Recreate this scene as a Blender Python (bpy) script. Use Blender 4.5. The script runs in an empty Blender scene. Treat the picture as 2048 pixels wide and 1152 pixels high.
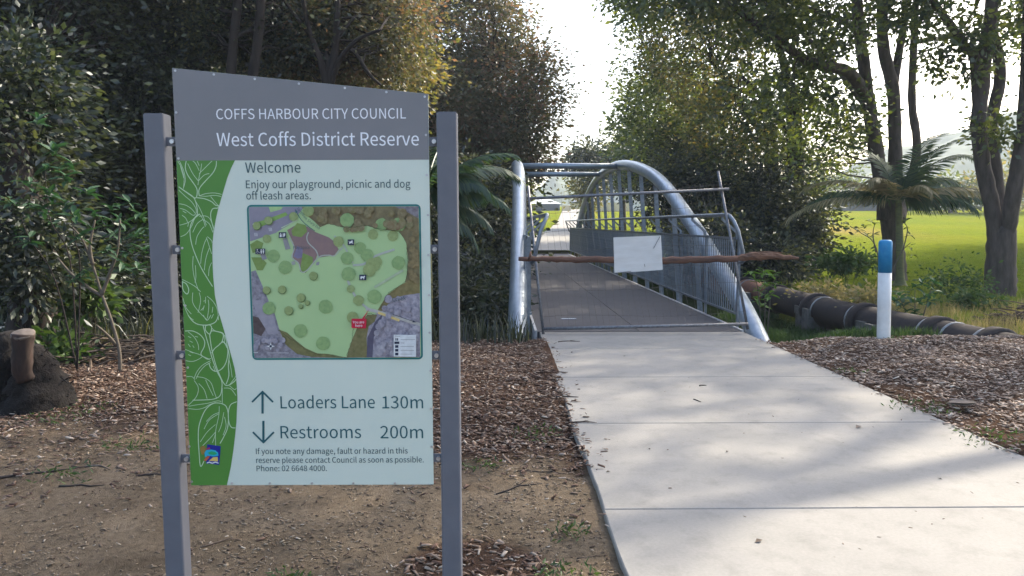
import bpy, bmesh, math, random, os
import numpy as np
from mathutils import Vector, Matrix

R = math.radians
random.seed(7)
rng = np.random.default_rng(7)
scene = bpy.context.scene
COL = scene.collection

# ------------------------------------------------------------------ camera
W, H, F = 2048.0, 1152.0, 1560.0
PITCH = math.atan(129 / F)
YAW = math.atan(25 / F)
cam_d = bpy.data.cameras.new('camera')
cam = bpy.data.objects.new('camera', cam_d)
COL.objects.link(cam)
cam_d.sensor_width = 36
cam_d.lens = 36 * F / W
cam_d.clip_start = 0.05
cam_d.clip_end = 3000
cam.location = (0, 0, 1.5)
cam.rotation_euler = (R(90) - PITCH, 0, -YAW)
scene.camera = cam
CM = Matrix.Rotation(-YAW, 3, 'Z') @ Matrix.Rotation(R(90) - PITCH, 3, 'X')
CO = Vector((0, 0, 1.5))

# ------------------------------------------------------------------ light
SUN_EL, SUN_AZ = R(37), R(50)          # azimuth clockwise from +Y
world = bpy.data.worlds.new('World')
scene.world = world
world.use_nodes = True
wn = world.node_tree
wn.nodes.clear()
sky = wn.nodes.new('ShaderNodeTexSky')
sky.sky_type = 'NISHITA'
sky.sun_disc = False
sky.sun_elevation = SUN_EL
sky.sun_rotation = SUN_AZ
sky.air_density = 1.0
sky.dust_density = 4.0
sky.ozone_density = 1.0
bg = wn.nodes.new('ShaderNodeBackground')
bg.inputs['Strength'].default_value = 0.15
wo = wn.nodes.new('ShaderNodeOutputWorld')
wn.links.new(sky.outputs[0], bg.inputs[0])
wn.links.new(bg.outputs[0], wo.inputs[0])
sl = bpy.data.lights.new('sun', 'SUN')
sl.energy = 3.2
sl.angle = R(0.7)
sl.color = (1.0, 0.88, 0.70)
so = bpy.data.objects.new('sun', sl)
COL.objects.link(so)
sdir = Vector((math.sin(SUN_AZ) * math.cos(SUN_EL), math.cos(SUN_AZ) * math.cos(SUN_EL), math.sin(SUN_EL)))
so.rotation_euler = sdir.to_track_quat('Z', 'Y').to_euler()
so.location = (20, 30, 40)
scene.view_settings.view_transform = 'Standard'
scene.view_settings.look = 'None'
scene.view_settings.exposure = 1.66
scene.view_settings.gamma = 1.0
scene.view_settings.use_curve_mapping = False
scene.render.engine = 'CYCLES'
scene.cycles.max_bounces = 7
scene.cycles.diffuse_bounces = 3
scene.cycles.glossy_bounces = 2
scene.cycles.transmission_bounces = 5
scene.cycles.transparent_max_bounces = 6
scene.cycles.volume_bounces = 1
scene.cycles.use_denoising = True

# ------------------------------------------------------------------ projection helpers
def ray(px, py):
    return CM @ Vector(((px - W / 2) / F, -(py - H / 2) / F, -1.0))
def P(px, py, Y):
    d = ray(px, py)
    return CO + d * (Y / d.y)
def G(px, py, z=0.0):
    d = ray(px, py)
    return CO + d * ((z - CO.z) / d.z)

# ------------------------------------------------------------------ materials
def srgb(r, g, b):
    f = lambda c: (c / 255 / 12.92) if c / 255 <= 0.04045 else ((c / 255 + 0.055) / 1.055) ** 2.4
    return (f(r), f(g), f(b), 1)
def newmat(name):
    m = bpy.data.materials.new(name)
    m.use_nodes = True
    nt = m.node_tree
    return m, nt, nt.nodes['Principled BSDF']
def ramp(nt, stops):
    r = nt.nodes.new('ShaderNodeValToRGB')
    e = r.color_ramp.elements
    while len(e) < len(stops): e.new(0.5)
    for i, (p, c) in enumerate(stops):
        e[i].position = p
        e[i].color = c if len(c) == 4 else (*c, 1)
    return r
def noise(nt, scale, detail=5, rough=0.6, vec=None):
    n = nt.nodes.new('ShaderNodeTexNoise')
    n.inputs['Scale'].default_value = scale
    n.inputs['Detail'].default_value = detail
    n.inputs['Roughness'].default_value = rough
    if vec is None:
        tc = nt.nodes.new('ShaderNodeTexCoord')
        vec = tc.outputs['Object']
    nt.links.new(vec, n.inputs['Vector'])
    return n
def bump(nt, b, src, strength=0.3, dist=0.01):
    bp = nt.nodes.new('ShaderNodeBump')
    bp.inputs['Strength'].default_value = strength
    bp.inputs['Distance'].default_value = dist
    nt.links.new(src, bp.inputs['Height'])
    nt.links.new(bp.outputs[0], b.inputs['Normal'])
def simple(name, c1, c2=None, scale=8, rough=0.7, metal=0.0, bs=0.0, bd=0.005, detail=6, stretch=None, spec=0.4):
    m, nt, b = newmat(name)
    c2 = c2 or tuple(x * 0.8 for x in c1[:3])
    vec = None
    if stretch:
        tc = nt.nodes.new('ShaderNodeTexCoord')
        mp = nt.nodes.new('ShaderNodeMapping')
        mp.inputs['Scale'].default_value = stretch
        nt.links.new(tc.outputs['Object'], mp.inputs[0])
        vec = mp.outputs[0]
    n = noise(nt, scale, detail, 0.62, vec)
    r = ramp(nt, [(0.32, c1), (0.68, c2)])
    nt.links.new(n.outputs[0], r.inputs[0])
    nt.links.new(r.outputs[0], b.inputs['Base Color'])
    b.inputs['Roughness'].default_value = rough
    b.inputs['Metallic'].default_value = metal
    b.inputs['Specular IOR Level'].default_value = spec
    if bs: bump(nt, b, n.outputs[0], bs, bd)
    return m
def leafmat(name, cols, trans=0.4, rough=0.5, gloss=0.06):
    m = bpy.data.materials.new(name)
    m.use_nodes = True
    nt = m.node_tree
    nt.nodes.clear()
    out = nt.nodes.new('ShaderNodeOutputMaterial')
    geo = nt.nodes.new('ShaderNodeNewGeometry')
    r = ramp(nt, [((i + 0.0) / max(1, len(cols) - 1), c) for i, c in enumerate(cols)])
    n = noise(nt, 0.9, 2, 0.5)
    mx = nt.nodes.new('ShaderNodeMath'); mx.operation = 'MULTIPLY_ADD'
    mx.inputs[1].default_value = 1.3; mx.inputs[2].default_value = -0.4
    nt.links.new(n.outputs[0], mx.inputs[0])
    ad = nt.nodes.new('ShaderNodeMath'); ad.operation = 'MULTIPLY_ADD'
    ad.inputs[1].default_value = 0.75
    nt.links.new(geo.outputs['Random Per Island'], ad.inputs[0])
    nt.links.new(mx.outputs[0], ad.inputs[2])
    nt.links.new(ad.outputs[0], r.inputs[0])
    df = nt.nodes.new('ShaderNodeBsdfDiffuse')
    tr = nt.nodes.new('ShaderNodeBsdfTranslucent')
    hs = nt.nodes.new('ShaderNodeHueSaturation')
    hs.inputs['Saturation'].default_value = 1.15
    hs.inputs['Value'].default_value = 1.3
    nt.links.new(r.outputs[0], df.inputs[0])
    nt.links.new(r.outputs[0], hs.inputs['Color'])
    nt.links.new(hs.outputs[0], tr.inputs[0])
    ms = nt.nodes.new('ShaderNodeMixShader')
    ms.inputs[0].default_value = trans
    nt.links.new(df.outputs[0], ms.inputs[1]); nt.links.new(tr.outputs[0], ms.inputs[2])
    gl = nt.nodes.new('ShaderNodeBsdfGlossy')
    gl.inputs['Roughness'].default_value = rough
    gl.inputs['Color'].default_value = (0.8, 0.85, 0.9, 1)
    m2 = nt.nodes.new('ShaderNodeMixShader')
    m2.inputs[0].default_value = gloss
    nt.links.new(ms.outputs[0], m2.inputs[1]); nt.links.new(gl.outputs[0], m2.inputs[2])
    nt.links.new(m2.outputs[0], out.inputs[0])
    return m
def island(name, stops, rough=0.85, bs=0):
    m, nt, b = newmat(name)
    geo = nt.nodes.new('ShaderNodeNewGeometry')
    r = ramp(nt, stops)
    nt.links.new(geo.outputs['Random Per Island'], r.inputs[0])
    nt.links.new(r.outputs[0], b.inputs['Base Color'])
    b.inputs['Roughness'].default_value = rough
    b.inputs['Specular IOR Level'].default_value = 0.25
    return m

M = {}
M['post'] = simple('powder_coated_grey', (0.135, 0.144, 0.17), (0.118, 0.126, 0.15), 12, 0.5, bs=0.05, bd=0.0004)
M['header'] = simple('sign_header_grey', (0.205, 0.205, 0.218), (0.185, 0.187, 0.198), 4, 0.45)
M['panel'] = simple('sign_pale_face', (0.63, 0.70, 0.62), (0.58, 0.66, 0.585), 2.2, 0.45)
M['green'] = simple('sign_green_print', (0.085, 0.25, 0.045), (0.075, 0.23, 0.04), 4, 0.4)
M['leafline'] = simple('sign_leaf_line', (0.5, 0.68, 0.45), (0.45, 0.62, 0.4), 50, 0.4)
M['white_txt'] = simple('white_lettering', (0.84, 0.86, 0.9), (0.8, 0.82, 0.86), 30, 0.4)
M['dark_txt'] = simple('slate_lettering', (0.03, 0.085, 0.10), (0.028, 0.08, 0.095), 30, 0.4)
M['teal_txt'] = simple('teal_lettering', (0.018, 0.105, 0.13), (0.016, 0.1, 0.12), 30, 0.4)
M['teal'] = simple('teal_print', (0.01, 0.17, 0.17), (0.01, 0.15, 0.155), 30, 0.4)
M['steel'] = simple('fastener_steel', (0.6, 0.6, 0.62), (0.4, 0.4, 0.42), 80, 0.35, metal=0.7)
M['galv'] = simple('galvanised_steel', (0.25, 0.28, 0.32), (0.14, 0.165, 0.195), 14, 0.42, metal=0.55, bs=0.08, bd=0.002)
M['galv_tube'] = simple('galvanised_arch_tube', (0.36, 0.42, 0.48), (0.25, 0.30, 0.36), 5, 0.33, metal=0.5, bs=0.06, bd=0.004)
M['galv_dark'] = simple('weathered_scaffold_tube', (0.22, 0.23, 0.25), (0.12, 0.12, 0.13), 30, 0.5, metal=0.6, bs=0.1, bd=0.002)
M['wire'] = simple('fence_wire', (0.14, 0.14, 0.14), (0.1, 0.08, 0.07), 30, 0.6, metal=0.4)
def concrete_mat(name, a, b_, stain):
    m, nt, b = newmat(name)
    n1 = noise(nt, 1.3, 6, 0.6); n2 = noise(nt, 60, 4, 0.7); n3 = noise(nt, 6, 8, 0.7)
    r = ramp(nt, [(0.3, a), (0.7, b_)])
    nt.links.new(n1.outputs[0], r.inputs[0])
    r3 = ramp(nt, [(0.30, (1, 1, 1)), (0.38, (stain,) * 3), (0.45, (1, 1, 1))])
    r3 = ramp(nt, [(0.28, (stain,) * 3), (0.5, (1, 1, 1))])
    nt.links.new(n3.outputs[0], r3.inputs[0])
    r2 = ramp(nt, [(0.3, (0.88,) * 3), (0.7, (1.06,) * 3)])
    nt.links.new(n2.outputs[0], r2.inputs[0])
    mx = nt.nodes.new('ShaderNodeMix'); mx.data_type = 'RGBA'; mx.blend_type = 'MULTIPLY'; mx.inputs[0].default_value = 1
    nt.links.new(r.outputs[0], mx.inputs[6]); nt.links.new(r3.outputs[0], mx.inputs[7])
    my = nt.nodes.new('ShaderNodeMix'); my.data_type = 'RGBA'; my.blend_type = 'MULTIPLY'; my.inputs[0].default_value = 1
    nt.links.new(mx.outputs[2], my.inputs[6]); nt.links.new(r2.outputs[0], my.inputs[7])
    nt.links.new(my.outputs[2], b.inputs['Base Color'])
    b.inputs['Roughness'].default_value = 0.85
    bump(nt, b, n2.outputs[0], 0.25, 0.002)
    return m
M['concrete'] = concrete_mat('path_concrete', (0.255, 0.247, 0.23), (0.21, 0.205, 0.19), 0.78)
M['deck'] = concrete_mat('deck_concrete', (0.062, 0.060, 0.066), (0.047, 0.045, 0.051), 0.75)
M['deck_edge'] = simple('deck_edge_steel', (0.5, 0.5, 0.5), (0.3, 0.3, 0.3), 10, 0.6)
M['pipe'] = simple('rusty_dark_pipe', (0.016, 0.014, 0.016), (0.036, 0.025, 0.022), 5, 0.8, bs=0.4, bd=0.01)
M['pipe_rust'] = simple('rust_brown_pipe', (0.20, 0.08, 0.045), (0.10, 0.045, 0.03), 6, 0.8, bs=0.3, bd=0.01)
M['band'] = simple('pipe_band_steel', (0.32, 0.34, 0.36), (0.2, 0.2, 0.2), 20, 0.5, metal=0.5)
M['pier'] = simple('old_concrete_pier', (0.16, 0.155, 0.15), (0.07, 0.07, 0.06), 6, 0.9, bs=0.4, bd=0.01)
M['bark'] = simple('grey_bark', (0.10, 0.08, 0.07), (0.04, 0.032, 0.028), 9, 0.9, bs=0.8, bd=0.02, stretch=(1, 1, 0.25))
M['bark_dark'] = simple('dark_bark', (0.034, 0.026, 0.022), (0.013, 0.010, 0.009), 9, 0.95, bs=0.8, bd=0.02, stretch=(1, 1, 0.25))
M['bark_pale'] = simple('pale_sapling_bark', (0.13, 0.11, 0.085), (0.07, 0.06, 0.048), 12, 0.9, bs=0.4, bd=0.005)
M['log'] = simple('reddish_log_bark', (0.17, 0.085, 0.055), (0.065, 0.036, 0.028), 16, 0.85, bs=0.7, bd=0.008, stretch=(0.2, 1, 1))
M['log_end'] = simple('splintered_wood', (0.22, 0.115, 0.07), (0.07, 0.04, 0.03), 22, 0.9, bs=0.8, bd=0.01, stretch=(0.15, 1, 1))
M['cutwood'] = simple('sawn_wood', (0.18, 0.145, 0.12), (0.08, 0.066, 0.056), 14, 0.9, bs=0.3)
M['stumpwood'] = simple('bare_stump_wood', (0.045, 0.025, 0.019), (0.015, 0.011, 0.009), 18, 0.9, bs=0.6, bd=0.01, stretch=(1, 1, 0.2))
M['char'] = simple('charred_fibrous_bark', (0.005, 0.0045, 0.004), (0.015, 0.011, 0.009), 22, 1.0, bs=1.0, bd=0.03)
M['board'] = simple('weathered_white_board', (0.66, 0.65, 0.63), (0.55, 0.53, 0.50), 5, 0.6, stretch=(0.5, 1, 2.5))
M['blue'] = simple('worn_blue_paint', (0.01, 0.19, 0.42), (0.02, 0.24, 0.46), 16, 0.5, bs=0.3, bd=0.003)
M['white'] = simple('white_paint', (0.72, 0.72, 0.70), (0.62, 0.62, 0.6), 8, 0.5, bs=0.2, bd=0.003)
M['stick'] = simple('dead_stick', (0.13, 0.095, 0.07), (0.06, 0.045, 0.035), 20, 0.9)
M['stick_dark'] = simple('dark_stick', (0.045, 0.035, 0.03), (0.025, 0.02, 0.018), 20, 0.9)
M['chips'] = island('bark_chips', [(0, (0.045, 0.025, 0.018)), (0.3, (0.11, 0.066, 0.049)), (0.6, (0.165, 0.115, 0.085)), (0.9, (0.235, 0.18, 0.14)), (1, (0.40, 0.34, 0.28))])
M['chips_pale'] = island('pale_bark_chips', [(0, (0.06, 0.04, 0.03)), (0.3, (0.17, 0.12, 0.093)), (0.6, (0.27, 0.20, 0.158)), (0.88, (0.36, 0.29, 0.235)), (1, (0.52, 0.46, 0.39))])
M['litter'] = island('dirt_litter', [(0, (0.06, 0.04, 0.03)), (0.5, (0.16, 0.12, 0.085)), (0.9, (0.25, 0.2, 0.14)), (1, (0.4, 0.36, 0.3))])
M['stone'] = simple('grey_stone', (0.3, 0.28, 0.25), (0.18, 0.17, 0.16), 30, 0.9)
M['grass'] = leafmat('grass_blades', [(0.06, 0.10, 0.018), (0.11, 0.16, 0.025), (0.19, 0.20, 0.05)], 0.4, 0.5, 0.03)
M['grass_dry'] = leafmat('dry_grass', [(0.11, 0.12, 0.035), (0.22, 0.19, 0.08), (0.30, 0.25, 0.12)], 0.4, 0.5, 0.03)
M['weed'] = leafmat('weed_leaves', [(0.022, 0.045, 0.014), (0.045, 0.085, 0.02), (0.08, 0.12, 0.035)], 0.35, 0.5, 0.03)
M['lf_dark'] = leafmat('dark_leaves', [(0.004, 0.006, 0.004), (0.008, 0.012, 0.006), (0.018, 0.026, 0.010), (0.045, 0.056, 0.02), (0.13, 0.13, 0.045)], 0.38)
M['lf_deep'] = leafmat('painted_shade_leaves', [(0.004, 0.006, 0.004), (0.007, 0.012, 0.006), (0.015, 0.023, 0.010), (0.04, 0.053, 0.02), (0.075, 0.085, 0.03)], 0.38)  # duller copy of the dark leaves, thicket shade painted into the colour
M['lf_mid'] = leafmat('mid_green_leaves', [(0.014, 0.022, 0.010), (0.035, 0.055, 0.015), (0.085, 0.11, 0.024), (0.15, 0.17, 0.035)], 0.5)
M['lf_yel'] = leafmat('yellow_green_leaves', [(0.05, 0.065, 0.02), (0.125, 0.13, 0.036), (0.24, 0.19, 0.06)], 0.5)
M['lf_aut'] = leafmat('autumn_leaves', [(0.035, 0.045, 0.018), (0.07, 0.078, 0.03), (0.105, 0.105, 0.042), (0.13, 0.115, 0.05), (0.22, 0.13, 0.07)], 0.42)
M['lf_brt'] = leafmat('bright_shrub_leaves', [(0.05, 0.11, 0.025), (0.10, 0.19, 0.035), (0.18, 0.28, 0.05)], 0.45)
M['lf_blue'] = leafmat('broad_shrub_leaves', [(0.014, 0.045, 0.024), (0.024, 0.065, 0.03), (0.075, 0.14, 0.03)], 0.3, 0.55, 0.04)
M['palm'] = leafmat('palm_leaves', [(0.014, 0.036, 0.018), (0.032, 0.064, 0.024), (0.075, 0.11, 0.035)], 0.35, 0.4, 0.05)
M['palm_dry'] = leafmat('drying_palm_leaves', [(0.09, 0.095, 0.04), (0.19, 0.17, 0.08), (0.33, 0.28, 0.16)], 0.35, 0.4, 0.05)
M['palm_trunk'] = simple('palm_trunk', (0.16, 0.17, 0.06), (0.09, 0.09, 0.05), 8, 0.8, bs=0.4, stretch=(1, 1, 4))

# ------------------------------------------------------------------ mesh builder
class MB:
    def __init__(s): s.v = []; s.f = []; s.m = []; s.cur = 0
    def add(s, vs, fs):
        o = len(s.v); s.v += [tuple(p) for p in vs]
        for f in fs: s.f.append(tuple(i + o for i in f)); s.m.append(s.cur)
    def box(s, x0, x1, y0, y1, z0, z1):
        s.add([(x0,y0,z0),(x1,y0,z0),(x1,y1,z0),(x0,y1,z0),(x0,y0,z1),(x1,y0,z1),(x1,y1,z1),(x0,y1,z1)],
              [(0,3,2,1),(4,5,6,7),(0,1,5,4),(1,2,6,5),(2,3,7,6),(3,0,4,7)])
    def tube(s, pts, rad, n=8, cap=True, jit=0.0):
        pts = [Vector(p) for p in pts]
        if not hasattr(rad, '__len__'): rad = [rad] * len(pts)
        T = []
        for i in range(len(pts)):
            a = pts[max(0, i - 1)]; b = pts[min(len(pts) - 1, i + 1)]
            T.append((b - a).normalized())
        up = Vector((0, 0, 1)) if abs(T[0].z) < 0.9 else Vector((0, 1, 0))
        u = T[0].cross(up).normalized()
        vs = []
        for i, p in enumerate(pts):
            u = (u - T[i] * u.dot(T[i])).normalized()
            w = T[i].cross(u)
            for k in range(n):
                a = 2 * math.pi * k / n
                r = rad[i] * (1 + (random.uniform(-jit, jit) if jit else 0))
                vs.append(p + u * math.cos(a) * r + w * math.sin(a) * r)
        fs = []
        for i in range(len(pts) - 1):
            for k in range(n):
                fs.append((i*n+k, i*n+(k+1)%n, (i+1)*n+(k+1)%n, (i+1)*n+k))
        if cap:
            fs.append(tuple(range(n))[::-1]); fs.append(tuple(range((len(pts)-1)*n, len(pts)*n)))
        s.add(vs, fs)
    def bar(s, a, b, w, t, side=(1, 0, 0)):
        a = Vector(a); b = Vector(b); d = (b - a).normalized(); sd = Vector(side)
        sd = (sd - d * sd.dot(d)).normalized(); o = d.cross(sd)
        vs = []
        for p in (a, b):
            for i, j in ((-1,-1),(1,-1),(1,1),(-1,1)): vs.append(p + sd * i * w / 2 + o * j * t / 2)
        s.add(vs, [(0,3,2,1),(4,5,6,7),(0,1,5,4),(1,2,6,5),(2,3,7,6),(3,0,4,7)])
    def mesh(s, name, mat, smooth=False, off=None):
        me = bpy.data.meshes.new(name)
        vs = s.v if off is None else [(a-off[0], b-off[1], c-off[2]) for a, b, c in s.v]
        me.from_pydata(vs, [], s.f)
        for m_ in (mat if isinstance(mat, (list, tuple)) else [mat]): me.materials.append(m_)
        if isinstance(mat, (list, tuple)): me.polygons.foreach_set('material_index', s.m)
        if smooth: me.polygons.foreach_set('use_smooth', [True] * len(me.polygons))
        me.update()
        return me
    def build(s, name, mat, parent=None, smooth=False, off='auto'):
        o_ = None
        if parent is not None and off == 'auto':
            q = parent
            while q.parent: q = q.parent
            o_ = q.location
        elif off not in (None, 'auto'): o_ = off
        ob = bpy.data.objects.new(name, s.mesh(name, mat, smooth, o_))
        COL.objects.link(ob); ob.parent = parent
        if parent is None and o_ is not None: ob.location = o_
        return ob

def tag(o, label=None, cat=None, group=None, kind=None):
    if label: o['label'] = label
    if cat: o['category'] = cat
    if group: o['group'] = group
    if kind: o['kind'] = kind
    return o
def empty(name, loc, label, cat, group=None):
    o = bpy.data.objects.new(name, None); COL.objects.link(o); o.location = loc
    o.empty_display_size = 0.2
    return tag(o, label, cat, group)
def npmesh(name, verts, faces, mat, parent=None, smooth=False):
    """verts (N,3), faces (M,k) all the same k"""
    me = bpy.data.meshes.new(name)
    n, k = faces.shape
    me.vertices.add(len(verts)); me.vertices.foreach_set('co', np.ascontiguousarray(verts, dtype=np.float32).ravel())
    me.loops.add(n * k); me.loops.foreach_set('vertex_index', faces.astype(np.int32).ravel())
    me.polygons.add(n)
    me.polygons.foreach_set('loop_start', np.arange(0, n * k, k, dtype=np.int32))
    me.polygons.foreach_set('loop_total', np.full(n, k, dtype=np.int32))
    if smooth: me.polygons.foreach_set('use_smooth', np.ones(n, dtype=bool))
    me.update(calc_edges=True)
    me.materials.append(mat)
    o = bpy.data.objects.new(name, me); COL.objects.link(o); o.parent = parent
    return o
def root_loc(p):
    while p.parent: p = p.parent
    return np.array(p.location)

# ------------------------------------------------------------------ noise and terrain
_tabs = {}
def vn(x, y, s, seed=0):
    if seed not in _tabs: _tabs[seed] = np.random.default_rng(100 + seed).random((256, 256))
    t = _tabs[seed]
    x = np.asarray(x, float) / s + 1000; y = np.asarray(y, float) / s + 1000
    xi = np.floor(x).astype(int); yi = np.floor(y).astype(int)
    fx = x - xi; fy = y - yi; fx = fx*fx*(3-2*fx); fy = fy*fy*(3-2*fy)
    g = lambda a, b: t[a % 256, b % 256]
    return (g(xi,yi)*(1-fx)+g(xi+1,yi)*fx)*(1-fy)+(g(xi,yi+1)*(1-fx)+g(xi+1,yi+1)*fx)*fy
def ss(x, a, b):
    t = np.clip((np.asarray(x, float) - a) / (b - a), 0, 1); return t*t*(3-2*t)
def path_far_left(y):
    return np.interp(y, [38, 45, 60, 75, 95, 120], [0.6, 1.2, 3.8, 5.6, 7.6, 9.5])
def ground_z(x, y):
    x = np.asarray(x, float); y = np.asarray(y, float)
    rise = np.interp(y, [30, 38, 60, 75, 95, 130, 300, 600], [0, 0.12, 1.0, 1.75, 2.95, 4.2, 8, 12])
    edge_n = 9.75 + 0.25 * (vn(x, y*0, 1.3, 3) - 0.5)
    right = ss(x, 3.3, 4.4)
    wn_ = 3.0 + 1.5 * right
    ch = ss(y, edge_n, edge_n + wn_) * (1 - ss(y, 32, 37.5))
    depth = 2.3 * (1 - 0.72 * ss(x, 3.6, 5.2)) * (1 - ss(x, 5.6, 8.2)) 
    lf = ss(-x, 2.6, 4.2) * (1 - ss(y, 12, 16))
    z = rise - ch * depth * (1 - 0.85*lf)
    z = z + 0.05 * ss(x, 3.6, 4.5) * (1 - ss(y, 9.5, 10.5)) * ss(y, 5, 9)
    z = z - 0.24 * ss(x, 6.0, 6.6) * ss(y, 9.9, 10.5) * (1 - ss(y, 22, 30))
    inpath = (x > 0.6) & (x < 3.35) & (y < 10.6)
    z = z + (vn(x, y, 0.7, 1) - 0.5) * 0.035 + (vn(x, y, 0.16, 2) - 0.5) * 0.024 + (vn(x, y, 0.07, 4) - 0.5) * 0.012
    z = z - 0.045 * (1 - ss(y, 5.5, 8.0)) * (1 - ss(x, 0.3, 3)) 
    z = np.where(inpath, -0.14, z)
    far = (y > 37.5) & (x > path_far_left(y) - 0.1) & (x < path_far_left(y) + 3.2)
    z = np.where(far, rise - 0.05, z)
    und = (y > 10.4) & (y < 38.8) & (x > 0.4) & (x < 3.6)
    z = np.where(und, np.minimum(z, -0.35), z)
    return z
def gz(x, y): return float(ground_z(np.array([x]), np.array([y]))[0])

xs = np.unique(np.concatenate([np.linspace(-600, -60, 28), np.linspace(-60, -12, 40), np.linspace(-12, -6, 40), np.arange(-6, 9, 0.055), np.linspace(9, 16, 60), np.linspace(16, 80, 60), np.linspace(80, 600, 28)]))
ys = np.unique(np.concatenate([np.linspace(-40, 0, 10), np.arange(0, 2.6, 0.3), np.arange(2.6, 14, 0.06), np.linspace(14, 40, 100), np.linspace(40, 130, 90), np.linspace(130, 640, 30)]))
XX, YY = np.meshgrid(xs, ys)
ZZ = ground_z(XX, YY)
nx, ny = len(xs), len(ys)
verts = np.stack([XX, YY, ZZ], -1).reshape(-1, 3)
idx = np.arange(nx * ny).reshape(ny, nx)
faces = np.stack([idx[:-1, :-1], idx[:-1, 1:], idx[1:, 1:], idx[1:, :-1]], -1).reshape(-1, 4)
m, nt, b = newmat('ground')
at = nt.nodes.new('ShaderNodeVertexColor'); at.layer_name = 'soil'
n1 = noise(nt, 26, 8, 0.75); n2 = noise(nt, 2.2, 5, 0.6); n3 = noise(nt, 160, 3, 0.7)
r1 = ramp(nt, [(0.3, (0.6, 0.58, 0.55)), (0.7, (1.35, 1.32, 1.25))])
nt.links.new(n1.outputs[0], r1.inputs[0])
r2 = ramp(nt, [(0.3, (0.8, 0.78, 0.75)), (0.7, (1.18, 1.15, 1.1))])
nt.links.new(n2.outputs[0], r2.inputs[0])
mx = nt.nodes.new('ShaderNodeMix'); mx.data_type = 'RGBA'; mx.blend_type = 'MULTIPLY'; mx.inputs[0].default_value = 1
my = nt.nodes.new('ShaderNodeMix'); my.data_type = 'RGBA'; my.blend_type = 'MULTIPLY'; my.inputs[0].default_value = 1
nt.links.new(at.outputs[0], mx.inputs[6]); nt.links.new(r1.outputs[0], mx.inputs[7])
nt.links.new(mx.outputs[2], my.inputs[6]); nt.links.new(r2.outputs[0], my.inputs[7])
nt.links.new(my.outputs[2], b.inputs['Base Color'])
b.inputs['Roughness'].default_value = 0.95
b.inputs['Specular IOR Level'].default_value = 0.0
am = nt.nodes.new('ShaderNodeMath'); am.operation = 'ADD'
nt.links.new(n1.outputs[0], am.inputs[0]); nt.links.new(n3.outputs[0], am.inputs[1])
bump(nt, b, am.outputs[0], 0.9, 0.02)
ground = npmesh('ground', verts, faces, m, smooth=True)
tag(ground, kind='structure')
def mulch_mask(x, y):
    nz = (vn(x, y, 0.9, 5) - 0.5) * 1.5 + (vn(x, y, 0.25, 6) - 0.5) * 1.0
    left = np.maximum(ss(y + nz, 4.75, 6.1), .22*ss(y + nz, 3.8, 5.2)) * (x < 2)
    patch = (1 - ss(np.hypot((x + 0.10) / 0.34, (y - 3.42) / 0.32) + nz * 0.15, 0.75, 1.1))
    strip = ss(x + nz * 0.08, 0.30, 0.5) * ss(y + nz * .5, 4.4, 5.2) * (x < 2)
    right = (x > 3.2) * 1.0
    return np.clip(np.maximum.reduce([left, patch, strip, right]), 0, 1) * (y < 10.6)
mm = mulch_mask(XX, YY)[..., None]
dirt = np.array([0.178, 0.148, 0.115])
mulch = np.array([0.075, 0.052, 0.042])
mud = np.array([0.022, 0.02, 0.014])
gr_s = np.array([0.118, 0.165, 0.018])
gr_d = np.array([0.17, 0.15, 0.05])
Cc = dirt * (1 - mm) + mulch * mm
Cc = Cc * (0.62 + 0.34 * vn(XX, YY, 1.1, 8) + 0.24 * vn(XX, YY, .28, 11) + .2 * vn(XX, YY, .12, 12))[..., None]
bank = (ss(YY, 9.9, 10.8) * (1 - ss(XX, 3.8, 4.6)))[..., None]
Cc = Cc * (1 - bank) + mud * bank
sh_ = ss(YY, 9.9, 10.4) * ss(XX, 3.6, 4.0) * (1 - ss(XX, 6.2, 7.6))  # weedy ground between bridge and pipe, its shade painted into the colour
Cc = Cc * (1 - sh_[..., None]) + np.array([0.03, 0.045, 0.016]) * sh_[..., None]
rg = (ss(YY, 9.9, 10.5) * ss(XX, 6.0, 7.4))[..., None]
gcol = gr_d * (1 - ss(YY + 3*vn(XX, YY, 2, 9), 13, 18))[..., None] + gr_s * ss(YY + 3*vn(XX, YY, 2, 9), 13, 18)[..., None]
dry = (vn(XX, YY, 5, 10) * ss(YY, 30, 60))[..., None]
gcol = gcol * (1 - 0.45*dry) + np.array([0.23, 0.22, 0.02]) * 0.45 * dry
Cc = Cc * (1 - rg) + gcol * rg
fg = ss(YY, 37, 39.5)[..., None]
Cc = Cc * (1 - fg) + (gcol * 1.0) * fg
rb = (np.exp(-((XX + 0.6) / 2.5) ** 2 - ((YY - 35) / 2.2) ** 2))[..., None]
Cc = Cc * (1 - rb) + np.array([0.16, 0.075, 0.045]) * rb
# worn pale patch of lawn
wp = (np.exp(-((XX - 26) / 3.5) ** 2 - ((YY - 60) / 9) ** 2))[..., None] * 0.6
Cc = Cc * (1 - wp) + np.array([0.28, 0.19, 0.09]) * wp
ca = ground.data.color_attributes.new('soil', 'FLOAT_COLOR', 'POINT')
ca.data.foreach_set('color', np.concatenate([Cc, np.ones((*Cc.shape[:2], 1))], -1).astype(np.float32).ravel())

# water in the creek
w = MB(); w.box(-60, 6.4, 10.5, 37.5, -1.75, -1.7)
m, nt, b = newmat('creek_water'); b.inputs['Base Color'].default_value = (0.01, 0.013, 0.01, 1); b.inputs['Roughness'].default_value = 0.12
n = noise(nt, 3, 3); bump(nt, b, n.outputs[0], 0.15, 0.02)
tag(w.build('creek_water', m), kind='structure')

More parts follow.
